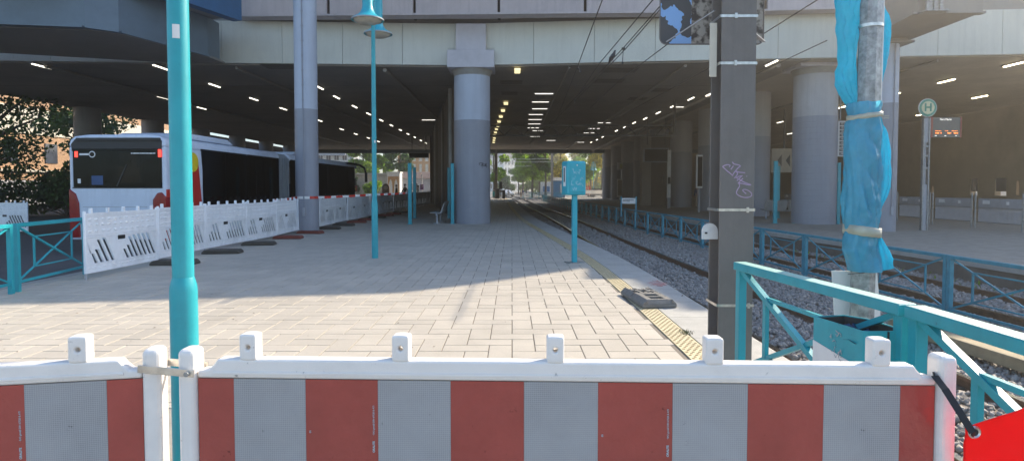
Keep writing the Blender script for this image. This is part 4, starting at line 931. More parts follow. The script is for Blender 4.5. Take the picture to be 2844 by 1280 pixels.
def teal_post(px, py0, py1, label, D=None, w_=.14):
    p = G(px, py1); D = p.y; top = AT(px, py0, D).z
    o = MB().box((0,0,top/2),(w_,w_*.7,top)).box((0,0,.01),(w_+.08,w_+.06,.02)).box((0,0,top+.01),(w_+.01,w_*.7+.01,.02)).build('guide_post', 'teal', bevel=.006); o.location = p
    return tag(o, label, 'post', 'teal guide posts')
teal_post(1257,455,621.5,'teal post standing close against the broad middle column')
teal_post(1247,467,606,'faded teal post half hidden behind the one by the middle column')
teal_post(1139,455,623,'teal post holding the end of the long warning tape', w_=.15)
teal_post(1152,466,606,'teal post just behind the one holding the warning tape', w_=.15)
teal_post(2152,449,620,'teal post in front of the grey bench on the right platform', w_=.16)
teal_post(2161,462,606,'faded teal post hidden behind the bench post', w_=.12)
teal_post(2210,449,620.5,'teal post at the left flank of the broad right column', w_=.17)
teal_post(2327,453,622,'dim teal post at the right flank of the broad right column', w_=.14)
# box on a post
bx = thing('equipment_box', 'scratched teal metal box on a post beside the tracks', 'equipment box', G(1595,729), R(17))
MB().box((0,0,.72),(.095,.095,1.44)).build('post', 'teal_bright', bx, bevel=.006); MB().box((0,0,.008),(.34,.30,.016)).build('base_plate', 'galv', bx, bevel=.003)
m = MB().box((0,.05,1.79),(.43,.34,.72)); m.build('cabinet', 'teal_bright', bx, bevel=.045, seg=4)
MB().box((.015,-.125,1.80),(.33,.012,.60)).build('door', 'teal_bright', bx, bevel=.006)
MB().box((-.218,.03,1.83),(.008,.13,.42)).build('side_panel', 'white', bx, bevel=.003); MB().box((-.224,.03,1.86),(.006,.05,.30)).build('side_slot', 'black', bx)
MB().box((0,-.134,2.06),(.02,.008,.03)).build('lock', 'white', bx)
m = MB(); F_ = lambda u, v: (u, -.1325, v)
random.seed(5)
for k in range(15):
    u, v = random.uniform(-.10,.11), random.uniform(1.62,1.98); pts = [F_(u, v)]
    for j in range(4): u += random.uniform(-.045,.045); v += random.uniform(-.04,.04); pts.append(F_(max(-.13,min(.14,u)), v))
    stroke(m, pts, random.uniform(.0015,.0036))
for pts in ([(-.10,1.58),(-.08,1.54),(-.06,1.60)], [(-.05,1.60),(-.04,1.53)], [(-.03,1.56),(-.01,1.59),(-.02,1.54)], [(-.03,1.68),(.03,1.65),(.07,1.70)]): stroke(m, [F_(u, v) for u, v in pts], .0038)
m.build('scratched_graffiti', 'scratch', bx)
# dark mast with straps, plate, graffiti
MX, MY = 1.912, 5.05; mt = thing('dark_mast', 'tall dark grey steel mast with metal straps and purple graffiti', 'mast', (MX,MY,0))
MB().box((0,.009,3.0),(.292,.018,6.0)).build('flange', 'mast', mt, bevel=.003)
MB().box((0,.261,3.0),(.292,.018,6.0)).build('flange', 'mast', mt, bevel=.003)
MB().box((0,.135,3.0),(.016,.236,5.99)).build('web', 'mast', mt)
for py, bxk in ((45,-.03),(176,-.03),(583,.09),(848,.11)):
    z = AT(2054,py,MY).z; b = MB(); h = .0185
    for c, d in (((0,-.003,z),(.310,.003,h*2*.6)),((0,.273,z),(.310,.003,h*1.2)),((-.1605,.135,z),(.003,.276,h*1.2)),((.1485,.135,z),(.003,.276,h*1.2))): b.box(c, d)
    s = b.build('strap', 'steel', mt); MB().box((bxk,-.009,z),(.022,.010,.046)).build('buckle', 'steel', s, bevel=.003)
m = MB()
def on(zx, zy): p = AT(1980+zx/8.277, 430+zy/8.277, MY); return Vector((p.x-MX, -.0008, p.z))
for pts, r in (([(370,280),(395,245),(340,228),(260,250),(228,275),(260,310),(330,375),(400,430),(460,490),(452,470),(480,420),(520,370),(570,310),(625,265),(600,240),(540,225),(480,210),(445,165)],.0042),
    ([(470,255),(410,340)],.0042), ([(520,375),(600,400),(740,415)],.0045), ([(530,380),(560,420),(550,470),(485,540)],.004), ([(520,530),(590,500),(680,480)],.004), ([(550,600),(600,550),(665,485)],.004),
    ([(530,525),(600,560),(640,590)],.004), ([(690,540),(640,590),(570,660)],.004), ([(640,590),(740,640),(870,690),(800,690),(700,665),(600,650),(580,650)],.0042),
    ([(600,660),(612,720),(570,790),(540,860),(555,905),(620,950),(720,980),(820,975),(880,945),(885,890),(840,840),(760,800),(700,800),(685,820),(710,850),(765,895)],.0038), ([(770,492),(782,495)],.005)):
    stroke(m, [on(*p) for p in pts], r)
m.build('graffiti', 'tag_purple', mt)
MB().box((-.197,.06,AT(2000,135,MY).z),(.060,.012,.455)).build('side_plate', 'cream', mt, bevel=.002)
o = MB().lathe([(.07,-.006),(.07,.006)], n=28).build('rounded_plate', 'white', mt); o.rotation_euler = (R(90),0,0); q = AT(1971,642,MY+.15); o.location = (q.x-MX,.15,q.z); 
MB().box((q.x-MX,.147,q.z-.035),(.14,.012,.07)).build('plate_foot', 'white', mt); MB().box((q.x-MX-.035,.138,q.z-.015),(.022,.004,.014)).build('label', 'black', mt)
sb = thing('notice_board', 'rounded notice board with peeling blue film strapped behind the dark mast', 'notice board', AT(1978,-40,MY+.42))
def rrect(wd, h, r, n=6):
    out = []
    for cx, cz, a0 in ((wd/2-r,h/2-r,0),(-wd/2+r,h/2-r,90),(-wd/2+r,-h/2+r,180),(wd/2-r,-h/2+r,270)):
        for k in range(n+1): a = R(a0+90*k/n); out.append((cx+r*math.cos(a), cz+r*math.sin(a)))
    return out
pz = sb.location; wd = (2128-1843)/1650*(MY+.42); bot = AT(1978,124,MY+.42).z-pz.z
MB().prism(rrect(wd,1.14,.06), lambda u, v, y: (u, y, v+bot+.57), 0, .015).build('board', 'peeled', sb)
m = MB(); rr = rrect(wd,1.14,.06); m.tube([(u,-.002,v+bot+.57) for u, v in rr]+[(rr[0][0],-.002,rr[0][1]+bot+.57)], .006, 6); m.build('rim', 'mast', sb, smooth=50)
b1, b2 = AT(1851,117,MY+.38)-pz, AT(1985,30,MY+.10)-pz; MB().bar(b1, b2, .01, .034, up=(0,-1,0)).build('bracket_arm', 'metal_grey', sb, bevel=.004)
b1, b2 = AT(2122,117,MY+.38)-pz, AT(2092,92,MY+.2)-pz; MB().bar(b1, b2, .01, .034, up=(0,-1,0)).build('bracket_arm', 'metal_grey', sb, bevel=.004)
# galvanised mast wrapped in blue plastic
GD = 4.6; g0, g1 = AT(2395,820,GD), AT(2420,0,GD); dg_ = (g1-g0)/(g1.z-g0.z); gb_ = g0+dg_*(-.47-g0.z); gt = g0+dg_*(4.6-g0.z)
gm = thing('galvanised_mast', 'grey galvanised octagonal mast wrapped in blue plastic at the right', 'mast', gb_)
MB().tube([gb_-gb_, gt-gb_], [.088,.080], 8).build('shaft', 'galv', gm)
s0 = gt-gb_; ca = dg_*1.0
m = MB().tube([Vector((.082,-.03,.5))+dg_*.5-Vector((0,0,.0)), Vector((.076,-.03,0))+dg_*5.0], .0075, 8); m.build('sunlit_edge', 'white', gm, smooth=50)  # white tube standing for the sunlit right edge of the mast
z = AT(2400,75,GD).z; p = g0+dg_*(z-g0.z)-gb_; MB().lathe([(.089,-.012),(.089,.012)], p, 20).build('hose_clamp', 'steel', gm, smooth=40)
wb = thing('white_board', 'blank white board tied to the foot of the wrapped mast', 'board', AT(2376,816,GD+.11))
c_ = [AT(2311,752,GD+.11), AT(2436,752,GD+.11), AT(2446,886,GD+.11), AT(2319,886,GD+.11)]
m = MB(); m.prism([(p.x-wb.location.x, p.z-wb.location.z) for p in c_], lambda u, v, y: (u, y, v), 0, .012); m.build('panel', 'white', wb)
tz = AT(2390,757,GD-.1); MB().bar(AT(2355,761,GD-.1)-wb.location, AT(2437,754,GD-.1)-wb.location, .004, .008, up=(0,-1,0)).build('cable_tie', 'black', wb)
wp_ = thing('plastic_wrap', 'crumpled blue plastic sheet taped around the galvanised mast', 'plastic sheet', AT(2400,560,GD))
def loft(rows, yc, dep, name, mat, amp=.018, seed=0, sub=14, tight=()):
    NN = 84; m = MB(); R_ = []; 
    for (y0, a0, b0), (y1, a1, b1) in zip(rows, rows[1:]):
        k = max(2, int((y1-y0)/5))
        for i in range(k): u = i/k; R_.append((y0+(y1-y0)*u, a0+(a1-a0)*u, b0+(b1-b0)*u))
    R_.append(rows[-1])
    for py, a, b_ in R_:
        q0, q1 = AT(a, py, yc), AT(b_, py, yc); c = (q0+q1)/2; hw = (q1-q0).length/2
        tg_ = min([1]+[abs(py-t)/35 for t in tight])
        for k in range(NN):
            t = 2*math.pi*k/NN; s = math.copysign(abs(math.sin(t))**.85, math.sin(t)); cc = math.copysign(abs(math.cos(t))**.85, math.cos(t))
            x = c.x+hw*cc; yv = yc+dep*s; z = c.z
            nv = mnoise.noise(Vector((x*9+seed, yv*9, z*3.4)))+.6*mnoise.noise(Vector((x*22, yv*22+seed, z*7)))
            vd_ = mnoise.voronoi(Vector((x*8+seed+z*1.5, yv*8, z*3.1)))[0]; v2 = mnoise.voronoi(Vector((x*17-z*3, yv*17+seed, z*7)))[0]
            ph = (t*6/math.pi+1.3*mnoise.noise(Vector((z*1.7,seed,t*.3)))) % 1; pl_ = abs(ph-.5)*2-.5
            rr_ = amp*((.22 if 'upper' in name else .5)*pl_+nv*.35+1.5*(vd_[1]-vd_[0])-.45+.7*(v2[1]-v2[0]))*(.35+.65*tg_)
            m.v.append((x+rr_*math.cos(t)*.6-wp_.location.x, yv+rr_*1.4*math.sin(t)-wp_.location.y, z+.3*rr_-wp_.location.z))
    for i in range(len(R_)-1):
        for k in range(NN): k2 = (k+1) % NN; m.f.append((i*NN+k, i*NN+k2, (i+1)*NN+k2, (i+1)*NN+k)); m.mi.append(0)
    return m.build(name, mat, wp_, smooth=28)
loft([(286,2360,2440),(298,2359,2441),(308,2362,2438),(324,2364,2437),(345,2353,2438),(375,2350,2438),(420,2349,2437),(470,2351,2437),(520,2349,2436),(560,2348,2437),(590,2348,2437),(620,2349,2432),(640,2352,2430),(660,2346,2434),(695,2346,2432),(718,2355,2440),(742,2360,2444),(752,2362,2442)], GD, .118, 'lower_wrap', 'plastic_blue', .022, 1, tight=(324,640))
loft([(326,2432,2440),(350,2432,2450),(375,2432,2463),(420,2431,2471),(470,2430,2473),(520,2430,2471),(545,2430,2462),(565,2429,2452),(596,2428,2438)], GD-.01, .035, 'side_flap', 'plastic_thin', .014, 3)
loft([(652,2424,2434),(672,2424,2450),(695,2424,2467),(718,2425,2477),(744,2425,2478),(750,2425,2450)], GD-.03, .05, 'side_flap', 'plastic_thin', .012, 7)
loft([(-60,2318,2392),(0,2319,2388),(60,2322,2383),(120,2326,2380),(177,2329,2376),(199,2321,2376),(237,2321,2377),(262,2332,2379),(282,2345,2382),(300,2358,2390)], GD+.05, .055, 'upper_flap', 'plastic_thin', .022, 5)
loft([(18,2436,2449),(47,2436,2466),(72,2436,2471),(110,2436,2469),(150,2436,2467),(190,2436,2456),(229,2436,2444)], GD+.06, .05, 'upper_flap', 'plastic_thin', .014, 9)
for py, h, nm in ((324,13,''),(641,26,'')):
    q0, q1 = AT(2354 if py > 500 else 2360, py, GD), AT(2433 if py > 500 else 2441, py, GD); c = (q0+q1)/2-wp_.location; hw = (q1-q0).length/2+(.010 if py > 500 else .004); m = MB(); n = 40; hz_ = h*GD/1650/2; tilt = .012 if py < 500 else -.014
    for k in range(n):
        t = 2*math.pi*k/n; s = math.copysign(abs(math.sin(t))**.85, math.sin(t)); cc = math.copysign(abs(math.cos(t))**.85, math.cos(t)); j = .003*mnoise.noise(Vector((t*3,py,0)))
        for zz in (-hz_, hz_): m.v.append((c.x+(hw+j)*cc, c.y+((.140 if py > 500 else .124)+j)*s, c.z+zz+tilt*cc+.008*mnoise.noise(Vector((t*2.5,zz*30,py)))))
    m.f = [(2*k, 2*((k+1) % n), 2*((k+1) % n)+1, 2*k+1) for k in range(n)]; m.mi = [0]*n
    ob = m.build('tape_band', 'pack_tape', wp_, smooth=60); sm = ob.modifiers.new('s','SOLIDIFY'); sm.thickness = .002
q = AT(2440,327,GD)-wp_.location; MB().box((q.x+.028,q.y,q.z-.004),(.10,.012,.006)).box((q.x+.028,q.y,q.z+.012),(.10,.012,.006)).build('tie_end', 'pack_tape', wp_)
# litter bin
bi = thing('litter_bin', 'teal metal litter bin with a blue bag hung on the sunlit railing', 'litter bin', (1.83,3.07,.0), 0)
ol = [(0,0),(-.005,.02),(-.075,.36),(.12,.40),(.20,.30),(.235,.05),(.225,0),(.02,-.005)]
def vs_(poly, z0, z1, name, mat, **k): return MB().prism(poly, flat, z0, z1).build(name, mat, bi, **k)
m = MB(); n = len(ol)
inn = [(.03+ (x-.09)*.93+.06, .015+(y-.18)*.94+.17) for x, y in ol]; inn = [(.085+(x-.085)*.95, .18+(y-.18)*.95) for x, y in ol]
for (p, q), (p2, q2) in zip(zip(ol, inn), zip(ol[1:]+ol[:1], inn[1:]+inn[:1])):
    m.add([(p[0],p[1],.36),(p2[0],p2[1],.36),(p2[0],p2[1],.852),(p[0],p[1],.852),(q[0],q[1],.852),(q2[0],q2[1],.852),(q[0],q[1],.40),(q2[0],q2[1],.40)], [(0,1,2,3),(3,2,5,4),(4,5,7,6)])
m.add([(x,y,.36) for x, y in ol], [tuple(range(n))]); m.build('bin_body', 'teal', bi)
m = MB()
for (p, p2) in zip(inn, inn[1:]+inn[:1]): m.quad((p[0],p[1],.42),(p2[0],p2[1],.42),(p2[0]*.985+.0012,p2[1]*.985+.002,.846),(p[0]*.985+.0012,p[1]*.985+.002,.846))
m.add([(x,y,.42) for x, y in inn], [tuple(range(n))]); m.build('bin_lining', 'bin_inside', bi)
m = MB(); N = 14
for j in range(N+1):
    for i in range(N+1):
        u, v = i/N, j/N; x, y = -.03+.22*u, .04+.30*v; m.v.append((x+(1-v)*.03-.02, y, .78+.055*mnoise.noise(Vector((u*5,v*5,1)))+.03*abs(mnoise.noise(Vector((u*13,v*11,4))))))
m.f = [(j*(N+1)+i, j*(N+1)+i+1, (j+1)*(N+1)+i+1, (j+1)*(N+1)+i) for j in range(N) for i in range(N)]; m.mi = [0]*len(m.f); m.build('bin_bag', 'bag', bi, smooth=50)
MB().box((.128,-.0065,.79),(.008,.006,.12)).build('lock_slot', 'black', bi)
m = MB(); e0, e1 = Vector((-.004,.018,0)), Vector((-.075,.36,0)); nn = Vector((-.98,-.2,0))*.003
m.add([e1+nn+Vector((0,0,.40)), e0+nn+Vector((0,0,.40)), e0+nn+Vector((0,0,.655)), e1+nn+Vector((0,0,.715))], [(0,1,2,3)]); m.add([e1+nn*.2+Vector((0,0,.40)), e0+nn*.2+Vector((0,0,.40)), e0+nn*.2+Vector((0,0,.655)), e1+nn*.2+Vector((0,0,.715))], [(3,2,1,0)]); m.build('white_label', 'white', bi)
m = MB(); random.seed(11)
for k in range(26):
    t = .36+random.random()*.24; zz = .66+random.random()*.14; p = e0*(1-t)+e1*t+nn*1.3+Vector((0,0,zz)); d = Vector((-.2*random.uniform(-.03,.03), .98*random.uniform(-.03,.03), random.uniform(-.03,.03))); stroke(m, [p, p+d*.7, p+d], .0022, nrm=(-.98,-.2,0))
m.build('sticker_residue', 'metal_grey', bi)
# small marks
m = MB(); random.seed(4); q = G(1826,787); n = 60
m.add([(q.x+(.11+.05*mnoise.noise(Vector((k*.9,1,2)))+.07*(k%3==0))*math.cos(2*math.pi*k/n)+.03*math.sin(2*math.pi*k/n), q.y+(.24+.12*mnoise.noise(Vector((k*.7,5,2)))+.1*(k%4==1))*math.sin(2*math.pi*k/n), .0035) for k in range(n)], [tuple(range(n))])
tag(m.build('spray_mark', 'spray_red'), 'faded red spray paint smear on the pale platform edge', 'paint mark')
for i, px in enumerate((2711,2728)):
    q = AT(px,773,9.72 if i else 9.74); m = MB().lathe([(.035,-.004),(.035,.004)], n=14); o = m.build('spray_dot', 'spray_green'); y = 11.2; q = G(px,773,-.3); q.x = interp(EDGE2,q.y)+.05
    o.location = q; o.rotation_euler = (0,R(90),0); tag(o, ['left yellow green spray dot on the right platform wall','right yellow green spray dot on the right platform wall'][i], 'paint mark', 'spray dots')
    d = ray(px,773); 
    for s in range(400):
        t = 6+s*.03; 
        if d.x*t >= interp(EDGE2, d.y*t)+.055: o.location = (d.x*t-.005, d.y*t, H+d.z*t); break
lf = MB(); q = G(1894,824)
for k in range(4): lf.add([(q.x+random.uniform(-.022,.022),q.y+random.uniform(-.03,.03),.008+random.random()*.02) for _ in range(4)], [(0,1,2,3)])
tag(lf.build('dry_leaf', 'wood', smooth=60), 'crumpled dark dry leaf on the platform edge slab', 'leaf')
lt = MB(); random.seed(31)
for k in range(150):
    x = random.uniform(-6.5,2.3); y = random.uniform(4.6,17); s = random.uniform(.006,.018); a_ = random.random()*6.28; z = .004+random.random()*.004
    lt.add([(x+s*math.cos(a_),y+s*math.sin(a_),z),(x-s*.5*math.sin(a_),y+s*.5*math.cos(a_),z+.006),(x-s*math.cos(a_),y-s*math.sin(a_),z),(x+s*.5*math.sin(a_),y-s*.5*math.cos(a_),z+.003)], [(0,1,2,3)])
o = stuff(lt.build('leaf_litter', 'wood')); o['label'] = 'tiny scattered leaf crumbs on the sunlit paving'
def grass(p, n, r, h, label):
    m = MB()
    for k in range(n):
        a = random.random()*6.28; x, y = p.x+random.gauss(0,r), p.y+random.gauss(0,r*1.6); d = Vector((math.cos(a),math.sin(a),0))*h*.6; b = Vector((x,y,.0)); s = Vector((-math.sin(a),math.cos(a),0))*.004
        m.add([b-s, b+s, b+d*.5+Vector((0,0,h*.7))+s*.6, b+d+Vector((0,0,h))], [(0,1,2,3)])
    o = stuff(m.build('grass_tuft', 'grass')); o['label'] = label
grass(G(1905,925), 60, .03, .035, 'grass growing in the joint beside the tactile strip')
wd_ = MB()
for k in range(160):
    yy_ = random.uniform(9,19); x = interp(EDGE2, yy_)-.15-random.random()*.5; a = random.random()*6.28; h = random.uniform(.05,.16); b = Vector((x,yy_,ZB)); d = Vector((math.cos(a),math.sin(a),0))*h*.7; s = Vector((-math.sin(a),math.cos(a),0))*.018
    wd_.add([b-s*.3, b+d*.5+Vector((0,0,h*.6))-s, b+d+Vector((0,0,h)), b+d*.5+Vector((0,0,h*.6))+s], [(0,1,2,3)])
o = stuff(wd_.build('weeds', 'leaf')); o['label'] = 'green weeds growing along the foot of the right platform wall'
bm_ = thing('timber_beam', 'long weathered timber beam lying on the ballast by the right track', 'beam', (0,0,0))
MB().bar((5.75,4.6,-.33),(5.45,8.4,-.33),.2,.14).build('beam', M('beam_wood', (.33,.27,.17), .85, var=.2, scale=5), bm_, bevel=.01)
# pigeon on the wire
pg = thing('pigeon', 'dark pigeon perched on the overhead wire below the upper panels', 'pigeon', G(1701,170,5.80), R(-50))
def ell(m, c, r, n=12, k=8):
    vs = []; fs = []
    for i in range(k+1):
        a = -math.pi/2+math.pi*i/k
        for j in range(n): b = 2*math.pi*j/n; vs.append((c[0]+r[0]*math.cos(a)*math.cos(b), c[1]+r[1]*math.cos(a)*math.sin(b), c[2]+r[2]*math.sin(a)))
    for i in range(k):
        for j in range(n): j2 = (j+1) % n; fs.append((i*n+j, i*n+j2, (i+1)*n+j2, (i+1)*n+j))
    m.add(vs, fs)
m = MB(); m.tube([(-.20,0,-.09),(-.13,0,.01),(-.06,0,.09),(.0,0,.15),(.05,0,.20),(.075,0,.25),(.085,0,.285),(.10,0,.31),(.125,0,.315),(.14,0,.305)], [.022,.035,.062,.075,.068,.048,.034,.034,.024,.006], 12); m.build('body', 'pigeon', pg, smooth=60)
m = MB(); m.tube([(.138,0,.306),(.165,0,.296)], [.009,.002], 6); m.build('beak', 'black', pg)
for s in (-1, 1):
    m = MB(); m.tube([(.03,s*.055,.17),(-.05,s*.06,.10),(-.14,s*.03,-.02)], [.035,.04,.01], 8); m.build('wing', 'pigeon', pg, smooth=60)
    m = MB(); m.tube([(.0,s*.025,.09),(.005,s*.025,-.03),(.03,s*.03,-.035)], .006, 5); m.build('leg', 'lamp_red', pg)
# -------------------------------------------------- benches and platform furniture
def bench(label, loc, rz, n, grp):
    t = thing('bench', label, 'bench', loc, rz, grp); L_ = n*.62
    MB().box((0,L_/2,.40),(.07,L_,.06)).build('beam', 'metal_grey', t)
    for y in (.25, L_-.25): MB().box((0,y,.20),(.06,.06,.40)).box((0,y,.01),(.3,.1,.02)).build('leg', 'metal_grey', t)
    for k in range(n):
        y = .31+k*.62; m = MB(); m.prism([(-.30,.47),(.20,.43),(.36,.92),(.33,.93),(.17,.465),(-.30,.50)], lambda u, v, yy_: (u, yy_, v), y-.25, y+.25); m.build('seat', 'seat', t, bevel=.01)
        m = MB(); m.tube([(.16,y-.22,.46),(.30,y-.22,.84),(.345,y-.12,.96),(.345,y+.12,.96),(.30,y+.22,.84),(.16,y+.22,.46)], .016, 6); m.build('back_frame', 'seat', t, smooth=50)
    return t
bench('grey metal bench in front of the dark wall, facing the bus lane', (-3.30,25.9,0), 0, 3, 'platform benches')
bench('grey metal bench between teal posts on the right platform', G(2118,608)+Vector((0,.2,0)), R(-90), 3, 'platform benches')
# line board
lb = thing('line_board', 'white board listing bus lines 151 to 180 beside the right column', 'sign', AT(2400,385,27.7))
z0, z1 = AT(2400,435,27.7).z-lb.location.z, AT(2400,336,27.7).z-lb.location.z; x0 = AT(2327,400,27.7).x-lb.location.x
MB().box((x0+.75,.03,(z0+z1)/2),(1.5,.05,z1-z0)).build('panel', 'white', lb, bevel=.01)
for x in (x0+.1,x0+1.4): MB().box((x,.03,(z1+6.85-lb.location.z)/2),(.05,.05,6.85-lb.location.z-z1)).build('hanger', 'metal_grey', lb)
hh = (z1-z0)/9.6
for i, s in enumerate(('151','152','154','160','161','162','165','166','180')):
    z = z1-hh*(i+.85); q = MB().box((x0+.20,-.002,z),(.24,.012,hh*.74)).build('line_plate', 'black', lb); text('line_number', s, hh*.72, 'white', q, (x0+.20,-.010,z), bold=True)
    m = MB(); 
    for r_ in range(1+(i > 5)): m.box((x0+.36+.05+.2,-.002,z+.04-r_*.07),(.4+.1*(i % 3),.006,.02))
    m.build('lettering', 'black', lb)
# stop sign mast and display
p = G(2565,640); hs = thing('stop_sign', 'grey stop mast with round green and yellow H sign', 'stop sign', p)
top = AT(2565,328,p.y).z
for x in (-.10,.10): MB().box((x,0,top/2),(.05,.12,top)).build('post', 'galv', hs, bevel=.005)
MB().box((0,.02,top/2),(.05,.04,top)).box((0,.01,.85),(.16,.06,1.7)).box((0,.01,top-.45),(.16,.06,.9)).build('infill', 'metal_grey', hs)
for z in (2.3,2.75,3.1): MB().box((0,-.01,z),(.16,.08,.06)).build('rung', 'galv', hs)
cz = AT(2567,300,p.y).z; q = MB(); q.lathe([(.335,-.02),(.335,.02)], n=36); o = q.build('sign_rim', 'white', hs); o.location = (.03,0,cz); o.rotation_euler = (R(90),0,0)
q = MB(); q.lathe([(.315,-.03),(.315,.03)], n=36); o = q.build('sign_disc', 'green_sign', hs); o.location = (.03,0,cz); o.rotation_euler = (R(90),0,0)
q = MB(); q.lathe([(.235,-.036),(.235,.036)], n=36); o = q.build('sign_field', 'cream_sign', hs); o.location = (.03,0,cz); o.rotation_euler = (R(90),0,0)
text('sign_letter', 'H', .40, 'green_sign', hs, (.03,-.040,cz), depth=.004, bold=True); MB().box((.03,0,(top+cz-.33)/2),(.06,.04,cz-.33-top+.04)).build('neck', 'galv', hs)
dp = thing('departure_display', 'dark departure display with red ends and orange text by the stop sign', 'display', AT(2626,354,p.y+.02))
hw, hh = (2671-2582)/1650*p.y/2, (382-327)/1650*p.y/2
MB().box((0,.08,0),(hw*2,.16,hh*2)).build('case', 'screen', dp, bevel=.01); MB().box((-hw+.06,.075,0),(.12,.18,hh*2+.02)).build('end_cap', 'frame_red', dp); MB().box((hw-.025,.075,0),(.05,.18,hh*2+.02)).build('end_cap', 'frame_red', dp)
text('title', 'Porz Markt', .095, 'led_white', dp, (0,-.004,hh-.08)); MB().box((-hw-.08,.08,.1),(.2,.06,.08)).box((-hw-.08,.08,-.15),(.2,.06,.08)).build('bracket', 'galv', dp)
m = MB(); random.seed(9)
for r_, z in enumerate((-hh+.235,-hh+.155)):
    x = -hw+.22
    while x < hw-.15:
        w_ = random.choice((.02,.04,.06,.10)); 
        if random.random() < .8: m.box((x+w_/2,-.003,z),(w_,.004,.022+.02*r_))
        x += w_+.018
m.build('led_rows', 'led', dp); MB().box((-hw+.24,-.003,-hh+.06),(.07,.004,.018)).box((0,-.003,-hh+.055),(.07,.004,.018)).box((hw-.2,-.003,-hh+.06),(.05,.004,.018)).build('led_footer', 'led_white', dp)
# bus platform screens along the right
gr = None
for k in range(9):
    y = 18.7+k*2.38; lab = ORD[k]+' grey screen panel with pickets along the right bus platform'
    if gr is None:
        gr = thing('platform_screen', lab, 'railing', (18.35,y,0), 0, 'picket screens of the bus platform')
        for yy_ in (.06,.24): MB().tube([(0,yy_,0),(0,yy_,1.38)], .032, 8).build('post', 'galv', gr, smooth=40)
        MB().box((.02,1.30,.99),(.03,2.0,.34)).build('upper_panel', 'metal_grey', gr); m = MB()
        for i in range(36): m.box((.02,.34+i*.0555,.52),(.02,.018,.54))
        m.build('pickets', 'metal_grey', gr); MB().box((.02,1.30,.80),(.045,2.04,.03)).box((.02,1.30,.24),(.045,2.04,.04)).build('rail', 'galv', gr)
        MB().box((-.002,1.9,1.02),(.012,.34,.14)).box((-.002,.9,1.0),(.012,.12,.12)).build('sticker', 'white', gr)
    else: dup(gr, (18.35,y,0), 0, lab)
# hall furniture seen between the right columns
def hang_display(label, px0, px1, py0, py1, D, mat='screen', light=False):
    q = AT((px0+px1)/2,(py0+py1)/2,D); w_, h_ = (px1-px0)/1650*D, (py1-py0)/1650*D; t = thing('hanging_display', label, 'display', q)
    MB().box((0,.1,0),(w_,.2,h_)).build('frame', 'metal_grey', t, bevel=.02); MB().box((0,-.008,0),(w_-.14,.02,h_-.14)).build('screen', 'black_glass', t)
    for x in (-w_*.35, w_*.35): MB().box((x,.1,(h_/2+6.85-q.z)/2+.0),(.06,.06,6.85-q.z-h_/2+h_*.0)).build('hanger', 'truss', t)
    for c in t.children:
        if c.name.startswith('hanger'): c.location.z = h_/4
    return t
hang_display('dark framed departure display hanging above the right platform', 1788,1858,412,451,45)
hang_display('dark departure display hanging beside the brown wall', 1136,1191,424,439,60)
t = thing('stair_core', 'pale concrete wall slab between the receding right columns', 'wall', AT(1795,566,52)*1, 0); t.location.z = 0
MB().box((0,.4,3.0),(.78,.8,6.0)).build('wall', 'concrete', t); MB().box((1.75,.5,3.0),(2.6,.4,6.0)).build('side_wall', 'dark_wall', t)
t = thing('signal_box', 'small white lit box sign hanging on a far right column', 'sign', AT(1722,462,66)); MB().box((0,0,0),(.62,.25,.8)).build('case', 'white', t, bevel=.02); MB().box((.1,-.13,0),(.3,.02,.5)).build('face', 'cream_sign', t)
t = thing('poster_case', 'glazed white poster case standing between far right columns', 'poster case', AT(1721,546,66)); t.location.z = 0
MB().box((0,0,1.5),(.6,.14,2.0)).build('frame', 'white', t, bevel=.02); MB().box((0,-.08,1.55),(.46,.02,1.7)).build('poster', 'cloth_beige', t); MB().box((0,0,.25),(.1,.1,.5)).build('leg', 'metal_grey', t)
t = thing('arrow_board', 'dim beige board with two left arrows between the right columns', 'sign', AT(2178,446,34)); MB().box((0,0,0),(1.5,.1,1.35)).build('panel', 'cloth_beige', t)
for x in (-.25,.22): MB().prism([(x-.16,0),(x+.08,.34),(x+.08,-.34)], lambda u, v, y: (u, y, v), -.058, -.05).build('arrow', 'black', t)
MB().box((0,.05,1.8),(.08,.08,2.2)).build('hanger', 'truss', t)
t = thing('control_cabinet', 'brown metal cabinet on a post beside the right columns', 'cabinet', AT(1850,572,46)); t.location.z = 0
MB().box((0,0,2.2),(.55,.4,.6)).build('case', 'dark_wall', t, bevel=.02); MB().box((.05,0,1.0),(.12,.12,2.0)).build('post', 'dark_wall', t)
t = thing('info_pillar', 'narrow white information pillar beside the round right columns', 'sign', AT(1857,572,45)); t.location.z = 0
MB().box((0,0,2.6),(.26,.18,3.6)).build('panel', 'white', t, bevel=.01); MB().box((0,-.1,2.1),(.2,.02,.5)).build('notice', 'cloth_dark', t); MB().box((0,0,.4),(.22,.14,.8)).build('base', 'metal_grey', t)
t = thing('timetable_case', 'white framed timetable case behind the dark mast', 'timetable', AT(1942,476,38)); t.location.z = 2.6
MB().box((0,0,0),(.4,.12,2.1)).build('frame', 'white', t); MB().box((.03,-.065,0),(.3,.01,1.9)).build('poster', 'black_glass', t); MB().box((0,0,-1.85),(.1,.1,1.5)).build('leg', 'metal_grey', t)
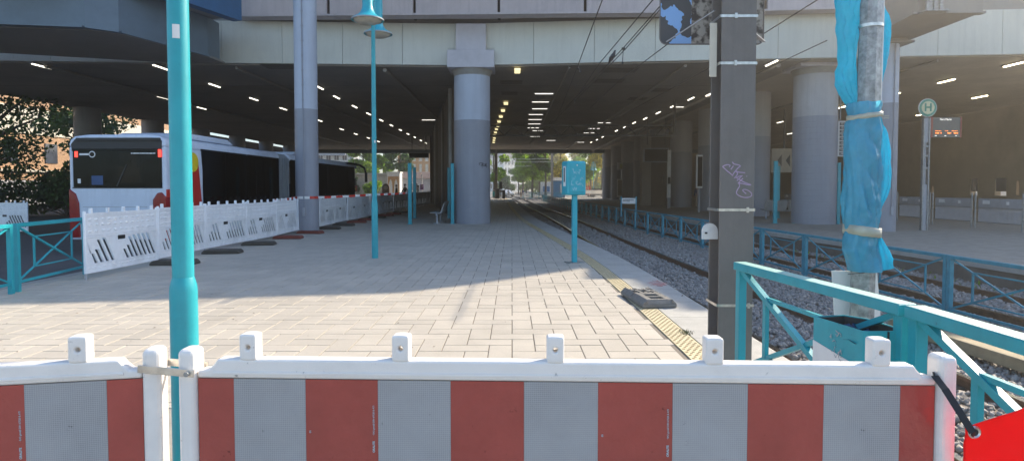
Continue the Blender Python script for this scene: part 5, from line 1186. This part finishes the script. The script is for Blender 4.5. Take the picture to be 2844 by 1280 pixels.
# ================================================================ TREES, BUILDINGS, PEOPLE
import numpy as np
def leaves(name, mat, parent, clumps, n, size, seed, flat_=.75):
    rng = np.random.default_rng(seed); cl_ = np.array(clumps, float); wgt = cl_[:, 3]**2; pick = rng.choice(len(cl_), n, p=wgt/wgt.sum())
    d = rng.normal(size=(n, 3)); d /= np.linalg.norm(d, axis=1)[:, None]; r = rng.uniform(.25, 1, n)**.5
    c = cl_[pick, :3]+d*(cl_[pick, 3]*r)[:, None]*np.array([1, 1, flat_]); s = size*rng.uniform(.6, 1.35, n)[:, None]
    a = rng.normal(size=(n, 3)); a /= np.linalg.norm(a, axis=1)[:, None]; u = rng.normal(size=(n, 3)); b = np.cross(a, u); b /= np.linalg.norm(b, axis=1)[:, None]; nr = np.cross(a, b)
    v = np.stack([c-a*s, c-b*s*.55+nr*s*.15, c+a*s, c+b*s*.55+nr*s*.15], 1).reshape(-1, 3)
    me = bpy.data.meshes.new(name); me.vertices.add(n*4); me.vertices.foreach_set('co', v.reshape(-1)); me.loops.add(n*4); me.loops.foreach_set('vertex_index', np.arange(n*4)); me.polygons.add(n); me.polygons.foreach_set('loop_start', np.arange(n)*4)
    me.update(calc_edges=True); me.materials.append(K[mat]); o = bpy.data.objects.new(name, me); COL.objects.link(o); o.parent = parent; return o
def tree(label, loc, h, cr, mat, n, size, seed, trunk=.22, low=.35, group=None, wide=1.0):
    random.seed(seed); t = thing('tree', label, 'tree', loc, 0, group); zc = h*(low+1)/2; rz_ = h*(1-low)/2; cls = []
    m = MB(); m.tube([(0,0,0),(.05,.03,h*.25),(-.05,.06,h*.5),(.04,0,h*.8)], [trunk,trunk*.8,trunk*.6,trunk*.2], 8)
    for k in range(16):
        a = random.random()*6.28; q = random.uniform(.25,.85); zz = zc+rz_*random.uniform(-.9,.85); rr = cr*q*math.sqrt(max(.1,1-((zz-zc)/rz_)**2))*wide; c = (rr*math.cos(a), rr*math.sin(a), zz); cls.append((*c, cr*random.uniform(.28,.5)))
        z0 = max(h*.2, zz-rr*.6); m.tube([(0,0,z0),(c[0]*.5,c[1]*.5,(z0+zz)/2+.1),c], [trunk*.35,trunk*.2,trunk*.06], 5)
    m.build('trunk', 'bark', t, smooth=50); leaves('crown', mat, t, cls, n, size, seed); return t
def at_ground(px, D, z): return Vector(((px-1422)/1650*D, D, z))
T2 = 'trees beyond the tracks'
tree('green tree beside the white building beyond the viaduct', at_ground(1372,100,-.34), 12, 2.6, 'leaf', 3600, .24, 21, low=.25, group=T2)
tree('large green tree left of the far catenary mast', at_ground(1478,112,-.34), 13.5, 4.0, 'leaf', 6500, .26, 22, low=.30, group=T2)
tree('dark green tree immediately left of the far catenary mast', at_ground(1515,104,-.34), 12.5, 3.0, 'leaf_dark', 4500, .24, 23, low=.30, group=T2)
tree('bright yellow green tree right of the far catenary mast', at_ground(1556,116,-.12), 12, 2.8, 'leaf_yellow', 4500, .26, 24, low=.30, group=T2)
tree('low green tree behind the blue kiosk', at_ground(1590,150,-.12), 9.5, 4.2, 'leaf', 5000, .30, 25, low=.2, group=T2)
tree('green tree behind the far teal lamp', at_ground(1640,120,-.12), 12.5, 4.2, 'leaf', 6500, .27, 26, low=.28, group=T2)
tree('golden autumn tree at the right end of the far opening', at_ground(1672,112,-.12), 14, 3.4, 'leaf_yellow', 5200, .27, 27, low=.35, group=T2)
for i, (px, D, s) in enumerate(((1452,128,5),(1499,134,5.5),(1440,160,7))): tree(['slender green tree at the left of the tree row','slender green tree in the middle of the tree row','far tree in front of the white building'][i], at_ground(px,D,-.34), 9.5, 2.4, 'leaf', 2600, .26, 30+i, group=T2)
for i, (px, D, h, m_) in enumerate(((1462,165,13,'leaf'),(1502,172,14,'leaf'),(1545,168,13,'leaf_yellow'),(1585,175,11,'leaf'),(1622,165,15,'leaf_yellow'),(1662,170,15,'leaf'),(1700,160,14,'leaf_yellow'))):
    tree(ORD[i]+' tree from the left in the distant row closing the far opening', at_ground(px,D,-.12), h, 4.6, m_, 3600, .34, 70+i, low=.04, group='distant tree row')
T1 = 'trees behind the pale kiosk'
tree('bright green tree behind the pale kiosk left of the teal lamp', at_ground(1010,112,-.12), 13, 3.4, 'leaf', 6500, .26, 41, low=.3, group=T1)
tree('bright green tree behind the pale kiosk right of the teal lamp', at_ground(1066,116,-.12), 13, 3.0, 'leaf', 5500, .26, 42, low=.3, group=T1)
tree('dark tree in front of the orange building', at_ground(1112,108,-.12), 12, 2.8, 'leaf_dark', 3600, .26, 43, low=.35, group=T1)
TL = 'trees at the far left'
tree('dark leafy tree at the far left edge before the orange building', (-31.6,36,-.12), 10.5, 4.4, 'leaf_dark', 5000, .15, 51, trunk=.45, low=.30, group=TL)
tree('shaded tree behind the bus near the far left columns', (-35,49,-.12), 9.0, 3.6, 'leaf_dark', 3000, .2, 52, trunk=.3, low=.25, group=TL)
tree('dark low tree between the bus and the orange building', (-40,42,-.12), 4.0, 2.4, 'leaf_dark', 2500, .18, 53, trunk=.2, low=.05, group=TL)
def bush(label, loc, r, h, mat, n, size, seed):
    t = thing('bush', label, 'bush', loc); random.seed(seed); cls = [(random.uniform(-r,r)*.7, random.uniform(-r,r)*.5, h*random.uniform(.25,.75), r*.45) for _ in range(9)]
    m = MB()
    for c in cls: m.tube([(0,0,0),(c[0]*.5,c[1]*.5,c[2]*.6),c[:3]], [.04,.03,.01], 5)
    m.build('stems', 'bark', t); leaves('foliage', mat, t, cls, n, size, seed); return t
bush('sparse green bush in front of the pale kiosk wall', at_ground(1030,90,-.12), 1.6, 3.0, 'leaf', 700, .22, 61)
bush('dark ivy bush at the left end of the pale kiosk', at_ground(972,94,-.12), 1.3, 4.2, 'leaf_dark', 1500, .2, 62)
bush('dark hedge bush on the far left before the orange building', (-30.3,33.5,-.12), 3.2, 3.0, 'leaf_dark', 3600, .14, 63)
bush('dark hedge bush behind the rear of the bus', (-27.0,36,-.12), 3.0, 2.8, 'leaf_dark', 3200, .14, 64)
bush('round clipped bush before the white building', at_ground(1408,150,-.34), 2.6, 6.0, 'leaf_dark', 1800, .3, 65)
# buildings
def windows(t, x0, x1, z0, z1, nx, nz, y=-.03, mat='window', wf=.5, hf=.6, frame='house_white'):
    for i in range(nx):
        for j in range(nz):
            cx, cz = x0+(x1-x0)*(i+.5)/nx, z0+(z1-z0)*(j+.5)/nz; w_, h_ = (x1-x0)/nx*wf, (z1-z0)/nz*hf
            q = MB().box((cx,y,cz),(w_,.1,h_)).build('window', mat, t); MB().box((cx,y-.03,cz-h_/2-.06),(w_+.15,.2,.1)).box((cx,y-.02,cz),(.07,.12,h_)).build('sill', frame, q)
wbd = thing('apartment_building', 'bright white four storey building with grey hipped roof seen down the tracks', 'building', at_ground(1428,232,-.3), R(48))
MB().box((0,4,6.6),(12,8,13.2)).build('wall', 'house_white', wbd); windows(wbd, -5.8,5.8,.8,13,6,4)
MB().prism([(-6.4,13.2),(6.4,13.2),(3.4,17.2),(-3.4,17.2)], lambda u, v, y: (u, y, v), -.4, 8.4).build('roof', 'roof_slate', wbd)
for j in range(4):
    for i in range(3): MB().box((-6.03,1.3+i*2.7,2.4+j*3.05),(.1,1.2,1.8)).build('window', 'window', wbd)
wbl = thing('apartment_building', 'white building wing with grey roof left of the bright facade', 'building', at_ground(1392,236,-.3), R(20))
MB().box((0,4,7.0),(9,8,14.0)).build('wall', 'house_white', wbl); windows(wbl, -4.4,4.4,.8,13.6,5,4); MB().prism([(-.6,14),(8.6,14),(4,18)], lambda u, v, x: (x, u, v), -4.8, 4.8).build('roof', 'roof_slate', wbl)
ob = thing('brick_building', 'sunlit orange brick building behind the trees at far left', 'building', (-48,30,-.12), 0)
MB().box((-6,25,6.5),(12,62,13)).build('wall', 'brick', ob); MB().box((.06,25,8.3),(.12,62,2.6)).build('pale_band', 'cream', ob); MB().box((.15,25,3.35),(.3,62,.2)).build('ledge', 'cream', ob); MB().box((.08,25,1.2),(.16,62,2.4)).build('plinth', 'house_grey', ob)
for i in range(12): MB().box((.04,-3+i*5,5.2),(.12,1.6,2.0)).build('window', 'window', ob)
fence_l = thing('iron_fence', 'low dark iron fence before the orange building', 'fence', (-40,30,-.12)); m = MB()
for i in range(90): m.box((0,-4+i*.3,.6),(.03,.03,1.2))
m.box((0,9.5,1.15),(.04,27,.05)).box((0,9.5,.15),(.04,27,.05)); m.build('pickets', 'black', fence_l)
mb_ = thing('modern_building', 'white modern building with balconies above the front of the bus', 'building', at_ground(925,122,-.12))
MB().box((0,4,6),(7,8,13)).build('wall', 'house_white', mb_)
for j in range(3): MB().box((.2,-.6,3.4+j*2.6),(5.5,1.2,.9)).build('balcony', 'house_grey', mb_)
windows(mb_, -3.3,3.3,1.5,12,4,4)
MB().box((3.9,2,6.5),(.8,4,13)).build('pillar', 'house_grey', mb_)
kw = thing('kiosk', 'low pale cream kiosk building behind the bus front', 'kiosk', at_ground(1035,95,-.12))
MB().box((-.0,1.6,1.85),(6.1,3.2,3.7)).build('wall', 'cream', kw); MB().box((0,1.5,3.82),(6.5,3.7,.26)).build('roof', 'cream', kw); MB().box((2.6,-.06,1.2),(.8,.1,2.2)).build('door', 'house_grey', kw)
ar = thing('arch_pavilion', 'small white pavilion with two pointed arches over orange brick', 'pavilion', at_ground(1093,93,-.12))
MB().box((0,1,2.0),(2.0,2,4.0)).build('wall', 'house_white', ar); MB().box((0,-.05,1.75),(1.7,.1,3.3)).build('brick_panel', 'orange', ar); MB().box((0,1,4.05),(2.2,2.2,.16)).build('roof', 'house_white', ar)
for x in (-.42,.42):
    pts = [(x-.28,.1),(x+.28,.1),(x+.28,1.9),(x+.2,2.5),(x,3.0),(x-.2,2.5),(x-.28,1.9)]; MB().prism(pts, lambda u, v, y: (u, y, v), -.16, -.08).build('arch', 'house_white', ar)
wk = thing('wooden_booth', 'dark wooden arched board standing before the pavilion', 'booth', at_ground(1072,84,-.12))
pts = [(-.5,0),(.5,0),(.5,1.6)]+[(.5*math.cos(R(a)), 1.6+.62*math.sin(R(a))) for a in range(15,180,15)]+[(-.5,1.6)]
MB().prism(pts, lambda u, v, y: (u, y, v), -.15, .15).build('board', 'wood', wk); m = MB().lathe([(.3,-.02),(.3,.02)], n=24); o = m.build('disc', 'cloth_beige', wk); o.location = (0,-.16,1.65); o.rotation_euler = (R(90),0,0)
gh = thing('small_house', 'small grey house with ribbed tile roof and white gable', 'house', at_ground(1152,97,-.12), R(8))
MB().box((0,2,1.6),(4.9,4,3.2)).build('wall', 'house_grey', gh); MB().prism([(-.3,3.15),(4.3,3.15),(2.0,4.25)], lambda u, v, x: (x, u, v), -2.7, 2.7).build('roof', 'roof_tile', gh)
m = MB()
for i in range(22): m.box((-2.6+i*.247,.85,3.73),(.07,2.5,.05), rx=R(25.5))
m.build('roof_ribs', 'roof_tile', gh)
q = MB().box((-.3,-.04,1.75),(1.4,.1,1.3)).build('window', 'window', gh); MB().box((-.3,-.06,1.75),(.08,.14,1.3)).box((-.3,-.06,2.45),(1.6,.14,.12)).box((-.3,-.06,1.08),(1.6,.14,.12)).build('frame', 'white', q); MB().box((2.46,-.02,1.6),(.06,.3,3.2)).build('corner_trim', 'white', gh)
oh = thing('apartment_building', 'tall orange building with pale window bays behind the small house', 'building', at_ground(1160,135,-.12))
MB().box((0,4,7),(9,8,14)).build('wall', 'orange', oh); windows(oh, -4.2,4.2,4.2,13.6,6,3, mat='cream', wf=.45, hf=.75)
# right-hand far things
kb = thing('blue_kiosk', 'bright blue kiosk with white roof beyond the tracks', 'kiosk', at_ground(1553,98,-.12))
MB().box((0,1,1.4),(1.9,2,2.8)).build('wall', 'kiosk_blue', kb); MB().box((.1,1,3.05),(2.3,2.4,.5)).build('roof', 'white', kb); MB().box((.45,-.05,1.5),(.7,.08,1.5)).build('window', 'house_grey', kb)
for i in range(5): MB().box((-.85+i*.24,-.06,1.7),(.05,.06,2.6)).build('slat', 'kiosk_blue', kb)
tk = thing('white_trailer', 'pale white trailer stall left of the blue kiosk', 'stall', at_ground(1522,108,-.34)); MB().box((0,1,1.7),(2.6,2,2.4)).build('body', 'house_white', tk, bevel=.1); MB().box((-.3,-.05,1.6),(1.2,.1,1.0)).build('hatch', 'kiosk_blue', tk)
for x in (-.8,.8): o = MB().lathe([(.34,-.1),(.34,.1)], (0,0,0), 16).build('wheel', 'black', tk); o.location = (x,.1,.34); o.rotation_euler = (R(90),0,0)
def thin_mast(name, label, px, D, z0, top_py, w_, mat, cat='mast'):
    p = at_ground(px, D, z0); top = AT(px, top_py, D).z; o = MB().box((0,0,(top-z0)/2),(w_,w_,top-z0)).box((0,0,.05),(w_*1.9,w_*1.9,.1)).build(name, mat); o.location = p; return tag(o, label, cat, 'far catenary masts')
thin_mast('catenary_mast', 'dark catenary mast at the end of the left platform', 1378, 84.8, -.02, 380, .40, 'mast'); thin_mast('catenary_mast', 'grey catenary mast beyond the fence in the far opening', 1533, 89, -.47, 330, .34, 'metal_grey')
m = MB()
for py, a, c in ((425,1392,1535),(441,1400,1533),(449,1404,1533),(461,1430,1476)): m.tube([AT(a,py,97), AT((a+c)/2,py+1.5,97), AT(c,py,97)], .03, 5)
tag(m.build('span_wire', 'white'), 'pale span wires crossing before the far trees', 'wire')
sg = thing('tram_signal', 'black tram signal head on a dark post at the platform end', 'signal', at_ground(1391,80,-.02)); MB().box((0,0,1.85),(.42,.3,1.0)).build('head', 'black', sg, bevel=.03); MB().box((0,0,.68),(.12,.12,1.36)).build('post', 'black', sg)
for i, (px, w_, h_) in enumerate(((1383,.5,1.35),(1399,.42,1.15))):
    t = thing('control_cabinet', ['dark cabinet left of the far tram signal','dark cabinet right of the far tram signal'][i], 'cabinet', at_ground(px,81.5,-.02), 0, 'dark cabinets at the platform end'); MB().box((0,0,h_/2+.05),(w_,.4,h_)).build('case', 'black', t, bevel=.02); MB().box((0,0,h_+.08),(w_+.06,.46,.06)).build('lid', 'metal_grey', t); MB().box((0,-.21,h_/2),(w_*.8,.02,h_*.8)).build('door', 'cloth_dark', t)
yl = thing('level_signal', 'amber lit signal on a black and white banded post left of the teal box', 'signal', at_ground(1566,84,-.12)); 
zt = AT(1566,468,84).z+.12; zb2 = AT(1566,484,84).z+.12; MB().box((0,0,(zt+zb2)/2),(.42,.25,zt-zb2)).build('head', 'black', yl, bevel=.03); m = MB().lathe([(.13,-.02),(.13,.02)], n=16); o = m.build('lamp', 'amber', yl); o.location = (.02,-.14,zb2+.28); o.rotation_euler = (R(90),0,0)
z = .02; k = 0
while z < zb2-.01: MB().box((0,0,z+.14),(.12,.12,min(.28,zb2-z))).build('band', 'black' if k % 2 else 'white', yl); z += .28; k += 1
tl = thing('street_lamp', 'small teal bell lamp in front of the golden far trees', 'street lamp', at_ground(1648,108,-.12)); MB().lathe([(.08,0),(.08,1.2),(.05,1.3),(.05,6.3)], n=10).build('pole', 'teal_bright', tl, smooth=40)
for s in (-.28,.28): MB().lathe([(.06,5.9),(.08,5.2),(.16,5.0),(.30,4.85),(.30,4.8)], (s,0,0), 12).build('lamp_shade', 'teal_bright', tl, smooth=40)
MB().tube([(-.28,0,5.9),(-.2,0,6.25),(.2,0,6.25),(.28,0,5.9)], .04, 6).build('arm', 'teal_bright', tl)
for i, px in enumerate((1630,1637)):
    t = thing('parasol', ['closed red parasol left of its neighbour by the teal box','closed red and yellow parasol right of its neighbour'][i], 'parasol', at_ground(px,95,-.12), 0, 'closed parasols'); MB().lathe([(.03,0),(.03,.6)], n=8).build('pole', 'white', t); MB().lathe([(.09,.5),(.13,.9),(.11,1.7),(.06,2.3),(.02,2.5)], n=12).build('canopy', 'parasol', t, smooth=40); MB().lathe([(.10,1.95),(.07,2.28),(.03,2.52)], n=12).build('top_flap', 'parasol_y', t, smooth=40)
bw = thing('white_railing', 'sunlit white railing with slanted bars beyond the right columns', 'railing', at_ground(1604,90.5,-.12)); m = MB(); L_ = 4.6
m.box((L_/2,0,1.25),(L_,.1,.1)).box((L_/2,0,.15),(L_,.1,.1)); m.build('rail', 'white', bw); m = MB()
for i in range(24): m.bar((i*L_/24+.08,0,.2),(i*L_/24-.0 if i > 10 else i*L_/24-.25,0,1.22),.05,.05)
m.build('bars', 'white', bw); MB().box((L_/2+.6,.6,.95),(L_-1,.1,.5)).build('panel', 'house_white', bw)
far = None; k = 0
for (px, D) in ((1452,104),(1475,103),(1498,101),(1519,99),(1539,97)):
    lab = ORD[k]+' far teal railing panel from the left beyond the viaduct'; p = at_ground(px, D, -.38); k += 1
    if far is None: far = railing('teal_railing', lab, 1.36, 1.1, 'teal', 'far teal railings'); far.location = p; far.rotation_euler = (0,0,R(-22))
    else: far = dup(far, p, R(-22), lab)
wg = thing('white_gate', 'pale teal and white gate at the end of the left platform', 'gate', at_ground(1361,86.5,-.02)); MB().box((.3,0,.6),(.05,.05,1.2)).box((.85,0,.6),(.05,.05,1.2)).box((.58,0,1.2),(.6,.05,.05)).box((.58,0,.1),(.6,.05,.05)).build('frame', 'white', wg); MB().box((.58,.01,.62),(.4,.03,.7)).build('panel', 'teal', wg)
def car(label, loc, rz, mat):
    t = thing('parked_car', label, 'car', loc, rz, 'far parked cars'); MB().prism([(-2.1,.3),(2.1,.3),(2.15,.65),(2.0,.85),(1.1,.95),(.5,1.42),(-1.0,1.46),(-1.7,.98),(-2.1,.9),(-2.18,.6)], lambda u, v, y: (u, y, v), -.85, .85).build('body', mat, t, bevel=.08)
    MB().prism([(.98,.96),(.45,1.36),(-.95,1.39),(-1.5,.98)], lambda u, v, y: (u, y, v), -.868, .868).build('side_windows', 'black_glass', t)
    for x in (-1.3,1.3):
        for y in (-.8,.8): o = MB().lathe([(.2,-.1),(.32,-.1),(.34,0),(.32,.1),(.2,.1)], n=16).build('wheel', 'black', t); o.location = (x,y,.33); o.rotation_euler = (R(90),0,0)
    for y in (-.6,.6): MB().box((2.08,y,.68),(.14,.3,.14)).build('headlight', 'white', t)
    return t
car('silver car parked left of the rails beyond the platform end', at_ground(1404,118,-.34), R(-60), 'car_silver'); car('dark car parked below the golden far tree', at_ground(1664,104,-.12), R(10), 'cloth_dark'); car('dark blue car parked left of the closed parasols', at_ground(1618,106,-.12), R(-20), 'cloth_blue')
sp1 = thing('stop_post', 'thin white stop post with small dark plates before the ivy', 'stop sign', at_ground(986,78,-.12)); MB().box((0,0,2.6),(.08,.08,5.2)).build('post', 'white', sp1); MB().box((0,-.06,2.4),(.36,.04,.9)).build('plate', 'cloth_dark', sp1); MB().box((0,-.06,3.2),(.4,.04,.5)).build('plate', 'white', sp1)
rs = thing('red_sign', 'small red square advert board at the foot of the stop post', 'sign', at_ground(985,76,-.12)); MB().box((0,0,1.55),(.62,.1,.72)).build('panel', 'bus_red', rs); MB().box((0,0,.6),(.1,.08,1.2)).build('post', 'white', rs); MB().box((.05,-.06,1.5),(.3,.02,.25)).build('picture', 'yellow_paint', rs); MB().box((0,-.03,1.12),(.7,.12,.1)).build('ledge', 'white', rs)
ts = thing('phone_sign', 'purple sign with white T on a post before the small house', 'sign', at_ground(1172,86,-.12)); MB().box((0,0,1.8),(.1,.1,3.6)).build('post', 'white', ts); MB().box((0,-.08,1.75),(.5,.08,.75)).build('panel', 'magenta', ts); text('letter', 'T', .55, 'white', ts, (0,-.13,1.78), bold=True)
# sunlit house and lorry outside the hall openings
hh_ = thing('pale_building', 'sunlit pale building outside the hall wall openings', 'building', (52,38,0)); MB().box((3,8,3),(6,60,6)).build('wall', 'house_white', hh_); MB().box((3,8,6.1),(6.4,60.4,.3)).build('roof', 'roof_tile', hh_); MB().box((-.05,4,1.3),(.1,6,1.4)).build('shop_front', 'bus_red', hh_)
# -------------------------------------------------- people
def person(label, loc, rz, top='cloth_dark', legs='cloth_dark', hair='hair', stride=.0, arm=.1, lean=.0, bag=False):
    t = thing('person', label, 'person', loc, rz, None)
    def skin(name, mat, V, E, rad, root=0, sub=1):
        me = bpy.data.meshes.new(name); me.from_pydata(V, E, []); o = bpy.data.objects.new(name, me); COL.objects.link(o); o.parent = t
        md = o.modifiers.new('skin', 'SKIN'); sv = me.skin_vertices[0].data
        for i, r in enumerate(rad): sv[i].radius = (r, r) if not isinstance(r, tuple) else r; sv[i].use_root = (i == root)
        md.use_smooth_shade = True; s = o.modifiers.new('sub', 'SUBSURF'); s.levels = sub; s.render_levels = sub; me.materials.append(K[mat]); return o
    f = stride; ln = lean
    V = [(0,0,.93),(ln*.3,0,1.12),(ln*.7,0,1.34),(ln,0,1.46),(ln+.01,0,1.54),(ln+.02,0,1.63),(ln+.02,0,1.71)]; E = [(0,1),(1,2),(2,3),(3,4),(4,5),(5,6)]; rad = [(.14,.105),(.125,.095),(.155,.10),(.06,.06),(.052,.052),(.082,.078),(.06,.06)]
    def chain(st, pts, rs):
        i = st
        for p, r in zip(pts, rs): V.append(p); rad.append(r); E.append((i, len(V)-1)); i = len(V)-1
        return i
    for s in (-1, 1):
        a = s*arm; sh = (ln,s*.17,1.41); wr_ = (ln+.18*a*2+.1,s*.24,.87)
        e = chain(2, [sh,(ln-.02+a*.4,s*.215,1.14),wr_,(wr_[0]+.02,s*.24,.80)], [.052,.042,.03,.032])
        for k, (dx, L_) in enumerate(((-.028,.065),(-.010,.078),(.010,.074),(.028,.06))): chain(e, [(wr_[0]+.02+dx,s*.24,.76),(wr_[0]+.03+dx,s*.238,.76-L_*.9)], [.010,.008])
        chain(e, [(wr_[0]+.06,s*.22,.78),(wr_[0]+.075,s*.215,.745)], [.011,.009])
        g = s*f; chain(0, [(0,s*.09,.88),(g*.45+.02,s*.095,.50),(g*.75-.03*abs(f),s*.095,.09),(g*.75+.12,s*.10,.035)], [.095,.062,.042,.036])
    body = skin('body', 'skin', V, E, rad)
    Vt = [(0,0,.90),(ln*.3,0,1.12),(ln*.7,0,1.34),(ln,0,1.47)]; Et = [(0,1),(1,2),(2,3)]; rt = [(.165,.13),(.148,.115),(.178,.122),(.075,.075)]
    for s in (-1, 1):
        a = s*arm; i = len(Vt); Vt += [(ln,s*.185,1.41),(ln-.02+a*.4,s*.222,1.14),(ln+.36*a+.09,s*.24,.90)]; rt += [.066,.058,.046]; Et += [(2,i),(i,i+1),(i+1,i+2)]
    skin('jacket', top, Vt, Et, rt)
    Vl = [(0,0,.94)]; El = []; rl = [(.16,.125)]
    for s in (-1, 1): g = s*f; i = len(Vl); Vl += [(0,s*.095,.86),(g*.45+.02,s*.097,.50),(g*.75-.03*abs(f),s*.097,.08)]; rl += [.108,.078,.062]; El += [(0,i),(i,i+1),(i+1,i+2)]
    skin('trousers', legs, Vl, El, rl)
    m = MB(); ell(m, (ln+.0,0,1.70),(.105,.095,.10)); m.build('hair', hair, t, smooth=60)
    m = MB(); m.tube([(ln+.095,0,1.665),(ln+.12,0,1.64),(ln+.10,0,1.63)], [.01,.016,.01], 6); m.build('nose', 'skin', t, smooth=60)
    for s in (-1, 1): m = MB(); ell(m, (ln+.092,s*.032,1.675),(.01,.012,.008), 6, 4); m.build('eye', 'cloth_dark', t); m = MB(); ell(m, (ln+.02,s*.085,1.65),(.022,.012,.032), 6, 4); m.build('ear', 'skin', t)
    MB().box((ln+.098,0,1.603),(.008,.045,.01)).build('mouth', 'lamp_red', t)
    for s in (-1, 1): g = s*f; MB().box((g*.75+.05,s*.098,.04),(.26,.09,.08)).build('shoe', 'black', t, bevel=.03)
    return t
person('person in dark clothes standing left of the wooden board', at_ground(1101,58,.06), R(200), 'cloth_dark', 'cloth_dark', arm=.2)
person('person in dark jacket standing behind the barriers before the small house', at_ground(1125,55,.12), R(170), 'cloth_dark', 'cloth_dark', arm=.5)
person('person with pale top near the purple sign', at_ground(1161,58,.0), R(20), 'cloth_white', 'cloth_dark')
person('pedestrian in pale clothes walking across left of the rails', at_ground(1412,100,-.30), R(0), 'cloth_white', 'cloth_white', stride=.32, arm=.4)
person('pedestrian in blue top crossing the rails', at_ground(1453,97,-.30), R(185), 'cloth_blue', 'cloth_white', stride=.32, arm=.4)
person('pedestrian in light jacket with dark hair crossing beside the blue top', at_ground(1447,98,-.30), R(180), 'cloth_beige', 'cloth_beige', stride=.2, arm=.3)
person('person with blue cap standing between the right columns', at_ground(1938,46,0), R(250), 'cloth_blue', 'cloth_beige', hair='cloth_white')
